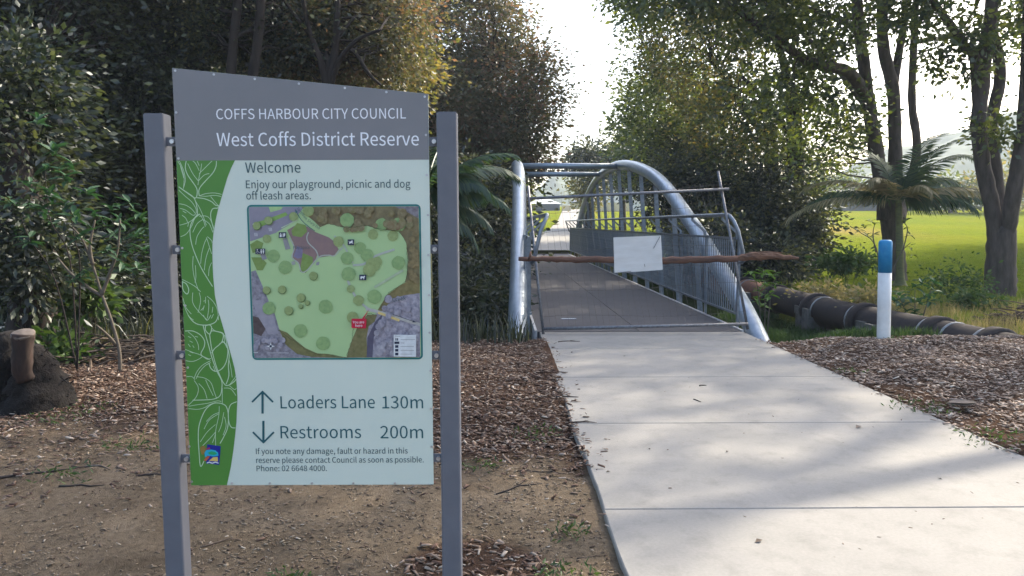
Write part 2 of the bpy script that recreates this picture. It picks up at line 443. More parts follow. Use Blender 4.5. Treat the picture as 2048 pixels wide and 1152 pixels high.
# path of concrete slabs
path = empty('path', (0.55, 3, 0), None, None); path['kind'] = 'structure'
joints = [10.72, 9.30, 7.53, 5.76, 3.99, 2.22, 0.45, -1.3]
for i in range(len(joints) - 1):
    y1, y0 = joints[i] - 0.004, joints[i + 1] + 0.004
    bm = bmesh.new()
    n_ = 14
    vs = [bm.verts.new((0.55 + 0.006 * math.sin(3.1 * (y0 + (y1 - y0) * k / n_)) + random.uniform(-0.003, 0.003), y0 + (y1 - y0) * k / n_, 0)) for k in range(n_ + 1)]
    vr = [bm.verts.new((3.39 + random.uniform(-0.004, 0.004), y0 + (y1 - y0) * k / n_, 0)) for k in range(n_ + 1)]
    f = bm.faces.new(vs[::-1] + vr)
    if f.normal.z < 0: f.normal_flip()
    bm.normal_update()
    if f.normal.z < 0: f.normal_flip()
    top = bmesh.ops.extrude_face_region(bm, geom=[f])
    nv = [g for g in top['geom'] if isinstance(g, bmesh.types.BMVert)]
    bmesh.ops.translate(bm, verts=nv, vec=(0, 0, -0.13))
    bmesh.ops.recalc_face_normals(bm, faces=bm.faces)
    edges = [e for e in bm.edges if all(abs(v.co.z) < 1e-5 for v in e.verts)]
    bmesh.ops.bevel(bm, geom=edges, offset=0.006, segments=1, affect='EDGES')
    for v in bm.verts: v.co -= Vector(path.location)
    me = bpy.data.meshes.new('concrete_slab'); bm.to_mesh(me); bm.free()
    me.materials.append(M['concrete'])
    o = bpy.data.objects.new('concrete_slab', me); COL.objects.link(o); o.parent = path
# far path beyond the bridge
fy = np.array([38.75, 42, 46, 50, 55, 60, 68, 75, 85, 95, 110])
fl = path_far_left(fy); vs = []; fs = []
for i, y in enumerate(fy):
    z = float(np.interp(y, [30, 38, 60, 75, 95, 130], [0, 0.12, 1.0, 1.75, 2.95, 4.2])) + 0.03
    vs += [(fl[i], y, z), (fl[i] + 2.85 + max(0, (y - 75)) * 0.05, y, z)]
    if i: fs.append((2*i-2, 2*i-1, 2*i+1, 2*i))
mb = MB(); mb.add(vs, fs)
tag(mb.build('path', M['concrete']), kind='structure')

# ------------------------------------------------------------------ information sign
def V3c(x, y, z): return CM @ Vector((x, y, z))
s_up = -V3c(0.0038, -0.995, -0.0983).normalized()
s_r = V3c(1, 0.0038, 0); s_r = (s_r - s_up * s_r.dot(s_up)).normalized()
s_n = s_up.cross(s_r).normalized()          # points away from the viewer
s_o = P(620, 640, 2.5)                       # a point on the face
SR = Matrix((s_r, s_n, s_up)).transposed()   # columns: right, away, up
def SP(px, py, off=0.0):
    """photo reading -> sign local coordinates on the board's face (off: metres in front)"""
    d = ray(px, py)
    t = (s_o - CO).dot(s_n) / d.dot(s_n)
    q = SR.transposed() @ (CO + d * t - s_base)
    return Vector((q.x, q.y - off, q.z))
s_base = s_o - s_up * ((s_o.z + 0.06) / s_up.z)
sign = empty('information_sign', s_base, 'large council information board with park map standing between two square grey posts', 'sign')
sign.rotation_euler = SR.to_euler()
def sbuild(mb, name, mat, parent=None, smooth=False): return mb.build(name, mat, parent or sign, smooth, off=None)
# posts
pw = 0.064
for side, (pxl, pyt) in (('l', (288, 229)), ('r', (873, 226))):
    tl = SP(pxl, pyt); mb = MB()
    x0 = tl.x; x1 = x0 + pw; z1 = tl.z; y0 = -0.012; y1 = y0 + 0.062; bv = 0.006
    prof = [(x0+bv,y0),(x1-bv,y0),(x1-0.0018,y0+0.0018),(x1,y0+bv),(x1,y1-bv),(x1-bv,y1),(x0+bv,y1),(x0,y1-bv),(x0,y0+bv),(x0+0.0018,y0+0.0018)]
    k = len(prof)
    mb.add([(x, y, -0.5) for x, y in prof] + [(x, y, z1) for x, y in prof], [(i, (i+1) % k, k + (i+1) % k, k + i) for i in range(k)] + [tuple(range(k, 2*k))])
    p = sbuild(mb, 'post', M['post'])
    mb = MB(); mb.box(x0+0.004, x1-0.004, y0+0.004, y1-0.004, z1+0.0005, z1 + 0.003)
    sbuild(mb, 'cap', M['post'], p)
# board
TL, TRr, BR_, BL = SP(344.5, 136), SP(856.5, 188), SP(867, 970), SP(382, 969.5)
hl = SP(351, 320); hr = SP(858, 320.5)
x_l = (TL.x + BL.x) / 2; x_r = (TRr.x + BR_.x) / 2; z_b = (BR_.z + BL.z) / 2; z_h = (hl.z + hr.z) / 2
mb = MB(); th = 0.004
def prism(mb, poly, ya, yb):
    k = len(poly)
    mb.add([(x, ya, z) for x, z in poly] + [(x, yb, z) for x, z in poly],
           [tuple(range(k)), tuple(range(k, 2*k))[::-1]] + [((i+1) % k, i, k + i, k + (i+1) % k) for i in range(k)])
prism(mb, [(x_l, z_b), (x_r, z_b), (x_r, TRr.z), (x_l, TL.z)], 0, th)
board = sbuild(mb, 'board', M['panel'])
def flat(mb, pts, off):
    q = [(p.x, -off, p.z) for p in pts]
    # keep the face towards the viewer
    a = sum((q[i][0] * q[(i+1) % len(q)][2] - q[(i+1) % len(q)][0] * q[i][2]) for i in range(len(q)))
    if a < 0: q = q[::-1]
    mb.add(q, [tuple(range(len(q)))])
def clampx(p): return Vector((min(max(p.x, x_l), x_r), p.y, min(max(p.z, z_b), TL.z)))
mb = MB(); e = 0.0004
flat(mb, [Vector((x_l+e, 0, z_h)), Vector((x_r-e, 0, z_h)), Vector((x_r-e, 0, TRr.z-e)), Vector((x_l+e, 0, TL.z-e))], 0.0006)
sbuild(mb, 'header_print', M['header'], board)
band = [(470,320),(462,337),(454.6,356),(444.6,390),(436,420),(431.7,439),(427,467),(425,490),(425,510),(425.5,535),(426.5,553),(430,591),(437,625),(440,633),(448,660),(458.5,697),(465,720),(469,736),(472.5,756),(474,776),(475,797),(474,818),(473,843),(470.5,870),(467,900),(461.6,935),(454,969.5)]
bp_ = [SP(*q) for q in band]; bp_[0].z = z_h; bp_[-1].z = z_b + e
mb = MB(); vs = []; fs = []
for i, p in enumerate(bp_):
    vs += [(x_l + e, -0.0006, p.z), (p.x, -0.0006, p.z)]
    if i: fs.append((2*i, 2*i+1, 2*i-1, 2*i-2))
mb.add(vs, fs); sbuild(mb, 'green_band_print', M['green'], board)
band_z = np.array([p.z for p in bp_])[::-1]; band_x = np.array([p.x for p in bp_])[::-1]
def strip(mb, pts, wd, off, clip=False):
    """flat printed line through local points"""
    P_ = [Vector((p.x, 0, p.z)) for p in pts]
    if clip:
        lim = lambda p: min(max(p.x, x_l + 0.0015), float(np.interp(p.z, band_z, band_x)) - 0.0015)
        P_ = [Vector((lim(p), 0, min(p.z, z_h - 0.002))) for p in P_]
    vs = []; fs = []
    for i, p in enumerate(P_):
        a = P_[max(0, i-1)]; b_ = P_[min(len(P_)-1, i+1)]
        d = b_ - a
        if d.length < 1e-7: d = Vector((1, 0, 0))
        d.normalize(); nn = Vector((-d.z, 0, d.x)) * wd / 2
        vs += [(p.x + nn.x, -off, p.z + nn.z), (p.x - nn.x, -off, p.z - nn.z)]
        if i: fs.append((2*i-2, 2*i-1, 2*i+1, 2*i))
    mb.add(vs, fs)
def smooth_line(pts, n=5):
    out = []
    for i in range(len(pts) - 1):
        p0 = pts[max(0, i-1)]; p1 = pts[i]; p2 = pts[i+1]; p3 = pts[min(len(pts)-1, i+2)]
        for k in range(n):
            t = k / n
            out.append(tuple(0.5 * (2*p1[j] + (p2[j]-p0[j])*t + (2*p0[j]-5*p1[j]+4*p2[j]-p3[j])*t*t + (-p0[j]+3*p1[j]-3*p2[j]+p3[j])*t**3) for j in range(2)))
    out.append(tuple(pts[-1])); return out
# botanical line drawing, two close-up readings
A_ = lambda x, y: (340 + x / 3.49, 310 + y / 3.49)
B_ = lambda x, y: (340 + x / 3.29, 630 + y / 3.29)
LA = [
 [(115,38),(108,90),(125,140),(160,190),(188,235),(190,275),(180,300),(150,285),(62,222)],
 [(325,38),(322,80),(300,125),(250,180),(215,220),(202,250),(205,285)],
 [(222,60),(215,110),(205,150),(196,210)], [(205,130),(250,85),(295,40)], [(200,180),(240,140),(275,130)],
 [(205,110),(180,60),(160,42)], [(198,180),(160,130),(125,60)], [(205,75),(190,40)],
 [(55,45),(75,75),(88,110),(100,160),(95,235)], [(60,30),(85,80),(102,130),(108,180),(95,230)],[(70,60),(80,100),(92,140),(96,160)],
 [(62,222),(110,255),(160,290),(178,320),(190,370),(192,410),(180,430)],
 [(62,245),(110,290),(150,325),(180,370),(185,405)],
 [(205,285),(250,270),(310,265),(362,275)], [(205,285),(250,288),(310,282),(362,290)],
 [(190,298),(240,305),(290,325),(318,350),(340,355),(336,370),(300,375),(285,410),(290,460),(308,515)],
 [(285,290),(305,315),(330,345),(342,352)],
 [(178,320),(205,365),(230,420),(255,490)], [(205,410),(232,450),(248,500)],
 [(66,340),(110,350),(150,375),(180,410)], [(70,372),(110,385),(160,420),(180,412)], [(68,490),(120,475),(160,450),(190,415)],[(75,570),(115,550),(150,500),(175,440),(205,410)],
 [(85,420),(110,440),(125,470)], [(90,390),(115,405)], [(125,500),(132,470)],
 [(205,415),(165,450),(143,500),(142,560),(155,630),(180,700),(215,780),(255,850),(298,918)],
 [(205,428),(245,425),(275,440),(295,480),(308,540)],
 [(230,450),(275,480),(300,540)], [(160,540),(190,480),(230,450)], [(180,625),(190,570),(220,520),(240,500)],
 [(215,760),(222,690),(240,620),(258,580)], [(240,805),(252,720),(275,650)], [(270,845),(275,790),(292,750)],
 [(255,575),(270,620),(292,690)], [(262,570),(285,590),(302,615)],
 [(85,868),(130,890),(180,920),(215,955)], [(163,705),(160,780),(172,860),(200,945)], [(178,770),(182,850),(175,890)],
 [(88,880),(92,940),(120,970),(132,940),(115,900),(90,885)],
 [(95,1040),(130,1120),(165,1152)], [(92,1000),(110,1060),(150,1110)],
 [(260,985),(300,1020),(330,1075),(340,1152)], [(160,960),(160,1030),(200,1090),(260,1150)], [(205,960),(215,1010),(205,1070),(196,1100)],
 [(268,1010),(272,1060),(262,1140)], [(240,1050),(230,1085)], [(250,990),(248,1035)], [(300,1060),(295,1100)], [(215,1085),(240,1060)], [(305,1110),(290,1140)],[(235,1020),(250,1015)]]
LB = [
 [(120,0),(150,40),(190,62),(250,65),(300,45),(320,0)], [(220,0),(245,35),(270,0)],
 [(218,65),(232,120),(255,200),(280,290),(310,370),(340,430),(342,480),(330,530),(290,552),(230,558),(150,560)],
 [(262,130),(275,220),(300,320),(330,400),(362,458),(390,460),(420,440),(440,420)],
 [(235,70),(262,65),(275,85),(262,125),(235,100),(235,70)],
 [(262,130),(275,105),(310,108),(350,125),(345,170),(325,195),(295,220),(275,250)], [(275,85),(300,105),(352,122),(360,190)],
 [(345,170),(370,195),(382,240),(370,310),(340,355),(300,370),(270,350),(258,320)], [(325,190),(355,180),(375,215)], [(285,335),(300,372)],
 [(365,130),(375,190),(390,260),(385,330),(388,400),(370,455)], [(388,290),(400,340),(410,410)],
 [(100,105),(150,105),(200,130),(228,170),(225,210),(205,250),(215,270),(262,292)],
 [(105,300),(150,305),(190,290),(215,272)], [(100,225),(150,245),(200,262),(245,290),(270,285)], [(120,110),(160,145),(185,190),(190,230)],
 [(160,415),(180,370),(215,330),(268,300)], [(172,420),(195,375),(230,335),(268,312)],
 [(110,405),(145,405),(165,425)], [(160,430),(185,470),(185,510),(165,550),(120,595)], [(175,405),(230,415),(270,445),(290,500),(308,550)],
 [(235,425),(255,470),(285,530)], [(190,450),(225,490),(245,550)], [(125,600),(180,590),(250,580),(310,565),(338,568)],
 [(122,615),(180,620),(225,610),(260,590),(300,575)],
 [(335,580),(290,580),(245,610),(215,660),(192,730),(187,800),(192,900),(202,995),(225,960)],
 [(335,580),(370,600),(385,660),(380,740),(355,800),(330,845)], [(325,600),(322,660),(305,740),(300,790),(302,860)], [(345,480),(345,580)],
 [(355,640),(340,720),(320,770)], [(240,700),(280,660),(325,640)], [(225,750),(260,690),(320,650)], [(200,835),(245,770),(300,720)], [(215,860),(255,820),(300,770)],
 [(280,840),(295,800),(300,775)], [(360,670),(370,730),(350,790)],
 [(440,570),(400,590),(385,640),(388,700),(405,738),(440,742)], [(355,480),(400,485),(435,530)], [(392,465),(425,490),(438,480)], [(392,460),(415,430),(438,400)],
 [(120,140),(140,150)], [(165,140),(185,145)], [(130,170),(150,180)], [(120,190),(135,210)], [(150,200),(160,215)],[(120,260),(140,268)],[(130,240),(155,250)]]
mb = MB()
for L_, T_ in ((LA, A_), (LB, B_)):
    for i, l in enumerate(L_):
        pts = [SP(*T_(*q)) for q in smooth_line(l)]
        long_ = len(l) > 5
        strip(mb, pts, 0.0027 if long_ else 0.0018, 0.0012 + 0.00001 * (i % 7), clip=True)
sbuild(mb, 'leaf_line_drawing', M['leafline'], board)
# lettering
font = None
try:
    fp = os.path.join(bpy.utils.system_resource('DATAFILES', path='fonts'), 'Noto Sans CJK Regular.woff2')
    if os.path.exists(fp): font = bpy.data.fonts.load(fp)
except Exception: font = None
capc = {}
def cap_height():
    cu = bpy.data.curves.new('tmp', 'FONT'); cu.body = 'H'
    if font: cu.font = font
    to = bpy.data.objects.new('tmp', cu); COL.objects.link(to); bpy.context.view_layer.update()
    me = bpy.data.meshes.new_from_object(to.evaluated_get(bpy.context.evaluated_depsgraph_get()))
    h = max(v.co.y for v in me.vertices); bpy.data.objects.remove(to); bpy.data.curves.remove(cu); bpy.data.meshes.remove(me)
    return h
def lettering(txt, xl, xr, ybase, ycap, mat, off=0.0012, parent=None, rot=0.0, name='lettering', bold=0.0):
    cu = bpy.data.curves.new('tmp', 'FONT'); cu.body = txt
    if font: cu.font = font
    cu.size = 1; cu.resolution_u = 3; cu.offset = bold
    to = bpy.data.objects.new('tmp', cu); COL.objects.link(to)
    bpy.context.view_layer.update()
    me = bpy.data.meshes.new_from_object(to.evaluated_get(bpy.context.evaluated_depsgraph_get()))
    bpy.data.objects.remove(to); bpy.data.curves.remove(cu)
    if 'H' not in capc: capc['H'] = cap_height()
    n = len(me.vertices); co = np.empty(n * 3); me.vertices.foreach_get('co', co); co = co.reshape(-1, 3)
    x0, x1 = co[:, 0].min(), co[:, 0].max()
    a = SP(xl, ybase); b_ = SP(xr, ybase); c_ = SP(xl, ycap)
    sx = (b_ - a).length / (x1 - x0); capn = capc['H']
    sz = (c_ - a).length / capn
    xx = (co[:, 0] - x0) * sx; zz = co[:, 1] * sz
    cr, sr = math.cos(rot), math.sin(rot)
    out = np.stack([a.x + xx * cr - zz * sr, np.full(n, -off), a.z + xx * sr + zz * cr], -1)
    me.vertices.foreach_set('co', out.astype(np.float32).ravel()); me.update()
    me.materials.clear(); me.materials.append(mat)
    for p in me.polygons: p.material_index = 0
    o = bpy.data.objects.new(name, me); COL.objects.link(o); o.parent = parent or board
    return o
lettering('COFFS HARBOUR CITY COUNCIL', 433, 812, 238.5, 218, M['white_txt'], bold=0.0)
lettering('West Coffs District Reserve', 434, 838, 292.3, 266, M['white_txt'], bold=0.001)
lettering('Welcome', 491, 601.5, 345.5, 325, M['dark_txt'])
lettering('Enjoy our playground, picnic and dog', 492.3, 821, 376.5, 361, M['dark_txt'])
lettering('off leash areas.', 493, 622, 399, 383.5, M['dark_txt'])
lettering('Loaders Lane', 561.5, 750, 816.7, 792.5, M['teal_txt'])
lettering('130m', 765, 846.5, 816.7, 792.5, M['teal_txt'])
lettering('Restrooms', 561.5, 722.5, 876.5, 852, M['teal_txt'])
lettering('200m', 761, 846.5, 876.5, 852, M['teal_txt'])
lettering('If you note any damage, fault or hazard in this', 512.3, 815.5, 908, 896.8, M['dark_txt'])
lettering('reserve please contact Council as soon as possible.', 512.7, 847.5, 925.8, 914.6, M['dark_txt'])
lettering('Phone: 02 6648 4000.', 513.5, 654, 942.3, 931.2, M['dark_txt'])
for sh, tip in (((525.3, 827), (525.3, 783)), ((527, 841.5), (527, 885))):
    mb = MB(); a = SP(*sh); t_ = SP(*tip); ws = 0.0072
    strip(mb, [a, t_], ws, 0.0012)
    dy = 21 if tip[1] < sh[1] else -21
    strip(mb, [SP(tip[0]-21, tip[1]+dy), SP(tip[0]+0.8, tip[1]-0.7*math.copysign(1,dy))], ws*0.8, 0.00125)
    strip(mb, [SP(tip[0]+21, tip[1]+dy), SP(tip[0]-0.8, tip[1]-0.7*math.copysign(1,dy))], ws*0.8, 0.0013)
    sbuild(mb, 'arrow', M['teal_txt'], board)
# council emblem
emb = [((246,850),(335,862),(325,985),(238,975),(0.008,0.02,0.30)),
       ((228,905),(240,888),(270,884),(300,890),(318,905),(320,925),(290,930),(250,925),(232,935),(0.02,0.42,0.62)),
       ((250,905),(275,895),(300,900),(312,912),(290,920),(262,916),(0.02,0.40,0.16)),
       ((200,870),(215,858),(232,862),(238,885),(225,915),(212,920),(203,895),(0.30,0.20,0.05)),
       ((225,955),(240,930),(262,925),(258,940),(238,960),(0.55,0.13,0.06)),
       ((258,958),(285,935),(315,932),(318,962),(0.72,0.52,0.16)),
       ((232,880),(262,868),(268,880),(245,885),(0.35,0.03,0.12)),
       ((245,968),(262,962),(280,970),(300,962),(322,970),(322,976),(300,970),(280,978),(262,970),(245,975),(0.7,0.75,0.8))]
mb = MB(); ems = []
for i, q in enumerate(emb):
    mb.cur = i; ems.append(simple('emblem_print', q[-1], None, 30, 0.4)); flat(mb, [SP(*B_(*c)) for c in q[:-1]], 0.0016 + i * 0.0002)
sbuild(mb, 'council_emblem', ems, board)
# site map
Mz = lambda x, y: SP(480 + x / 3.492, 400 + y / 3.492)
mapo = MB()
def rrect(x0, y0, x1, y1, r, skew=(0, 0)):
    pts = []
    for cx, cy, a0 in ((x1-r, y0+r, -90), (x1-r, y1-r, 0), (x0+r, y1-r, 90), (x0+r, y0+r, 180)):
        for k in range(5):
            a = R(a0 + k * 22.5); pts.append((cx + r * math.cos(a), cy + r * math.sin(a)))
    return pts
# the map is a true rectangle on the board
ml, mr_, mt, mb_ = Mz(48, 600).x - 0.0005, Mz(1270, 600).x, Mz(600, 32).z, Mz(600, 1115).z
ml = (Mz(48, 35).x + Mz(87, 1110).x) / 2; mr_ = (Mz(1262, 35).x + Mz(1278, 1110).x) / 2
def rect_poly(inset, r):
    return [Vector((x, 0, z)) for x, z in rrect(ml + inset, mb_ + inset, mr_ - inset, mt - inset, r)]
mb = MB(); flat(mb, rect_poly(0, 0.014), 0.001); sbuild(mb, 'map_border', M['teal'], board)
def pm(c, c2=None, s=60): return simple('map_ink', c, c2, s, 0.4)
map_mats = []; mapb = MB(); map_l = [0.0012]
in_l, in_r, in_t, in_b = ml + 0.0065, mr_ - 0.0065, mt - 0.0065, mb_ + 0.0065
def mcl(p): return Vector((min(max(p.x, in_l), in_r), 0, min(max(p.z, in_b), in_t)))
def mpoly(pts, c, c2=None, s=60, d=0.00006, conv=True):
    map_l[0] += d
    mapb.cur = len(map_mats); map_mats.append(c if not isinstance(c, tuple) else pm(c, c2, s))
    flat(mapb, [mcl(Mz(*q)) for q in pts], map_l[0])
def mline(pts, wd, c, sm=True):
    map_l[0] += 0.00006
    mapb.cur = len(map_mats); map_mats.append(c if not isinstance(c, tuple) else pm(c))
    strip(mapb, [mcl(Mz(*q)) for q in (smooth_line(pts) if sm else pts)], wd, map_l[0])
mapb.cur = 0; map_mats.append(pm((0.39, 0.56, 0.28), (0.36, 0.53, 0.26), 8)); flat(mapb, rect_poly(0.0058, 0.009), 0.0012)
ga = (0.15, 0.145, 0.19); gb = (0.36, 0.35, 0.40)
mpoly([(60,42),(450,42),(350,170),(250,230),(60,290)], (0.22, 0.21, 0.27), (0.26, 0.25, 0.31), 40)
mpoly([(200,42),(300,42),(290,65),(215,85)], (0.36, 0.55, 0.25))
mpoly([(95,160),(170,140),(320,85),(335,105),(230,150),(110,205)], (0.22, 0.38, 0.10), (0.19, 0.33, 0.08))
mpoly([(430,42),(1258,42),(1258,560),(1150,590),(1165,520),(1175,420),(1160,290),(1110,220),(1040,210),(960,200),(890,180),(800,190),(720,190),(620,165),(560,190),(520,150),(470,110)], (0.13, 0.105, 0.055), (0.22, 0.19, 0.10), 45)
mpoly([(1080,42),(1258,42),(1258,130),(1180,90)], (0.12, 0.10, 0.12), (0.26, 0.25, 0.28), 60)
mpoly([(60,500),(110,490),(150,580),(200,700),(245,800),(275,900),(330,960),(400,1040),(520,1080),(760,1098),(1080,1098),(1080,1115),(60,1115)], (0.13, 0.125, 0.16), (0.32, 0.31, 0.36), 70)
mpoly([(85,700),(150,700),(230,800),(270,930),(200,940),(120,800)], (0.26, 0.25, 0.30), (0.33, 0.32, 0.37), 50)
mpoly([(85,810),(130,820),(180,900),(150,950),(90,930)], (0.06, 0.04, 0.045), (0.10, 0.08, 0.08), 60)
mpoly([(275,905),(330,925),(390,980),(460,1035),(540,1070),(620,1075),(700,1095),(760,1098),(700,1105),(500,1095),(400,1075),(320,1010)], (0.12, 0.12, 0.05), (0.2, 0.19, 0.08), 60)
mpoly([(1260,570),(1140,640),(1060,680),(1000,760),(960,790),(900,820),(820,890),(790,960),(770,1020),(750,1098),(1260,1098)], (0.16, 0.15, 0.20), (0.38, 0.37, 0.43), 70)
mpoly([(1180,560),(1260,540),(1260,650),(1150,665),(1070,685),(1000,770),(950,790),(985,730),(1030,660),(1100,610)], (0.14, 0.12, 0.045), (0.24, 0.2, 0.09), 60)
mpoly([(960,800),(940,850),(900,880),(885,960),(890,1098),(745,1098),(770,1020),(790,960),(820,890),(890,800)], (0.12, 0.12, 0.045), (0.21, 0.19, 0.09), 60)
mpoly([(945,850),(1000,790),(980,860),(935,960),(925,1098),(885,1098),(890,960)], (0.075, 0.07, 0.12), (0.1, 0.1, 0.15), 40)
mpoly([(330,210),(400,170),(470,185),(530,225),(620,260),(660,290),(690,345),(660,385),(560,400),(540,385),(520,440),(455,505),(420,500),(415,450),(370,400),(375,300)], (0.25, 0.17, 0.16), (0.21, 0.14, 0.15), 30)
mpoly([(400,320),(440,340),(435,400),(405,410),(375,395)], (0.20, 0.19, 0.30))
for q in ([(360,215),(400,160),(460,175),(470,220),(430,260),(370,250)], [(440,370),(510,400),(510,440),(460,510),(420,490)], [(70,310),(120,280),(165,300),(150,350),(90,370)], [(80,400),(150,400),(188,440),(160,490),(120,490)]):
    mpoly(q, (0.16, 0.25, 0.06), (0.2, 0.3, 0.09), 70)
lp = (0.42, 0.46, 0.42)
mline([(290,195),(400,140)], 0.0035, (0.45, 0.55, 0.42)); mline([(480,225),(468,260),(480,300),(530,350),(550,400)], 0.0035, lp)
mline([(345,260),(380,330),(365,400),(410,440),(430,500),(470,490),(550,400),(620,385),(660,390),(700,345)], 0.0035, lp)
mline([(660,250),(720,310),(760,380),(790,440)], 0.005, lp); mline([(700,350),(720,330)], 0.004, lp)
mline([(790,455),(870,445),(950,390),(1080,345)], 0.007, lp); mline([(740,520),(770,600),(820,690),(900,760),(960,775)], 0.007, lp)
mline([(940,610),(1040,550),(1140,490)], 0.008, (0.40, 0.50, 0.34))
mline([(880,760),(1000,790),(1260,870)], 0.010, (0.46, 0.46, 0.44)); mline([(965,785),(1115,840)], 0.008, (0.70, 0.55, 0.22))
mpoly([(300,270),(330,265),(355,340),(320,348)], (0.27, 0.28, 0.30)); mpoly([(140,370),(170,365),(190,410),(160,420)], (0.27, 0.28, 0.33))
mpoly([(535,435),(558,430),(552,455),(532,455)], (0.3, 0.3, 0.33)); mpoly([(360,430),(385,425),(390,450),(365,455)], (0.33, 0.36, 0.33))
tm = pm((0.19, 0.32, 0.13), (0.27, 0.41, 0.17), 90); tm2 = pm((0.22, 0.29, 0.11), (0.29, 0.38, 0.16), 90); ed = pm((0.10, 0.17, 0.06), None, 50)
def mcirc(x, y, r, mt_, edge=True):
    n_ = 18
    if edge:
        mpoly([(x+3 + (r+2)*math.cos(2*math.pi*k/n_)*random.uniform(0.95,1.04), y+3 + (r+2)*math.sin(2*math.pi*k/n_)*random.uniform(0.95,1.04)) for k in range(n_)], ed)
    mpoly([(x + r*math.cos(2*math.pi*k/n_)*random.uniform(0.93,1.04), y + r*math.sin(2*math.pi*k/n_)*random.uniform(0.93,1.04)) for k in range(n_)], mt_)
for x, y, r in ((235,390,45),(318,470,48),(600,745,50),(425,912,48),(582,1000,50),(930,240,36),(1070,250,38),(1108,438,48),(840,335,42),(890,385,45),(750,405,45),(690,290,38),(760,515,50),(775,620,28),(830,700,38),(940,675,50),(205,755,46),(190,270,30),(375,115,32),(480,75,40),(750,140,50),(990,170,45),(1110,170,50)):
    mcirc(x, y, r, tm if r > 40 else tm2, edge=False)
for x, y, r in ((930,450,50),(960,430,35),(905,490,45),(790,820,42)): mcirc(x, y, r, tm2, edge=False)
for x, y, r in ((514,528,29),(296,624,28),(188,628,26),(428,680,30),(342,770,30),(472,716,17),(426,740,15),(202,142,29),(120,178,28)):
    mcirc(x, y, r, tm2)
for k in range(26):
    x = random.uniform(90, 330); mcirc(x, random.uniform(960, 1080), random.uniform(12, 26), pm((0.2, 0.19, 0.25), (0.38, 0.37, 0.42), 80), edge=False) if k % 2 else mcirc(random.uniform(970, 1240), random.uniform(680, 900), random.uniform(14, 30), pm((0.19, 0.18, 0.23), (0.37, 0.36, 0.42), 80), edge=False)
for k in range(14): mcirc(random.uniform(930, 1240), random.uniform(900, 1080), random.uniform(16, 32), pm((0.21, 0.21, 0.26), (0.42, 0.41, 0.46), 80), edge=False)
for k in range(34):
    t = random.random(); mcirc(560 + 690*t, random.uniform(60, 150 + 60*(t > .2)), random.uniform(16, 34), pm((0.12+0.06*random.random(), 0.10+0.05*random.random(), 0.05), (0.24, 0.21, 0.12), 90), edge=False)
for k in range(12): mcirc(random.uniform(1190, 1250), random.uniform(220, 560), random.uniform(16, 30), pm((0.14, 0.11, 0.05), (0.25, 0.2, 0.1), 90), edge=False)
# wavy dark edges of the wood
def scallop(pts, c=(0.07, 0.09, 0.04)):
    sp = smooth_line(pts, 8); mline([(x + random.uniform(-3.5, 3.5), y + random.uniform(-3.5, 3.5)) for x, y in sp], 0.0013, c, sm=False)
scallop([(560,190),(620,165),(720,190),(800,190),(890,178),(960,200),(1040,210),(1110,222),(1160,290),(1172,420),(1168,520),(1150,575),(1080,620),(1030,660),(985,760)])
scallop([(275,905),(390,985),(460,1037),(540,1070),(620,1075),(760,1098)]); scallop([(890,800),(900,790),(960,800)]); scallop([(880,810),(800,900),(790,960),(750,1080)])
nv_ = pm((0.02, 0.035, 0.075)); wh = pm((0.75, 0.77, 0.78)); rd = pm((0.55, 0.01, 0.05))
def micon(x0, y0, x1, y1): mpoly([(x0,y0),(x1,y0),(x1,y1),(x0,y1)], nv_, d=0.0002)
micon(278,224,330,264); micon(116,338,184,377); micon(757,274,803,314); micon(838,519,887,558)
def mdot(x, y, r, m_): mpoly([(x + r*math.cos(2*math.pi*k/10), y + r*math.sin(2*math.pi*k/10)) for k in range(10)], m_)
mdot(292,233,4,wh); mpoly([(286,239),(298,239),(299,258),(285,258)], wh); mpoly([(307,231),(311,231),(311,258),(306,258)], wh); mpoly([(315,231),(323,231),(324,243),(316,258),(312,245)], wh)
mdot(130,346,4,wh); mline([(129,350),(131,360),(140,361),(145,370)], 0.001, wh, False); mline([(126,356),(122,364),(128,371),(136,369)], 0.0009, wh, False)
for x in (157, 172): mdot(x,346,4,wh); mpoly([(x-6,352),(x+6,352),(x+4,362),(x+3,373),(x-3,373),(x-4,362)], wh)
mpoly([(763,282),(770,290),(780,288),(786,281),(795,285),(790,292),(797,305),(788,300),(778,300),(766,307),(770,297)], wh)
mpoly([(846,536),(850,530),(868,532),(872,526),(880,531),(874,538),(872,552),(868,552),(866,542),(856,542),(853,552),(848,552)], wh)
mpoly([(785,825),(858,825),(908,757),(872,825),(886,825),(889,830),(886,888),(880,892),(790,890),(784,884)], rd, d=0.0003)
mpoly([(1078,936),(1233,938),(1233,1090),(1078,1088)], pm((0.68, 0.72, 0.74)), d=0.0003)
for y, k in ((969,0),(993,1),(1018,2),(1044,3),(1070,4)):
    if k == 0: mpoly([(1090,960),(1097,960),(1097,977),(1090,977)], nv_); mpoly([(1101,960),(1108,960),(1108,977),(1101,977)], nv_)
    elif k == 1: mpoly([(1083,984),(1117,984),(1117,1000),(1083,1000)], nv_)
    else: mpoly([(1088,y-9),(1110,y-9),(1110,y+9),(1088,y+9)], nv_)
    mline([(1126,y),(1126+[100,26,92,92,78][k],y+1)], 0.0011, pm((0.2,0.22,0.25)), False)
mline([(1085,945),(1122,946)], 0.001, nv_, False)
mline([(1165,800)if 0 else (1068,793),(1150,822),(1225,846)], 0.0013, nv_); mpoly([(1236,850),(1212,836),(1208,850)], nv_)
mline([(400,75),(430,130),(480,180),(530,215)], 0.0022, M['teal_txt']); mpoly([(392,62),(398,92),(412,84)], M['teal_txt'])
star = []
for k in range(8):
    r_ = 28 if k % 2 == 0 else 9; star.append((224 + r_*math.cos(k*math.pi/4), 1016 + r_*math.sin(k*math.pi/4)))
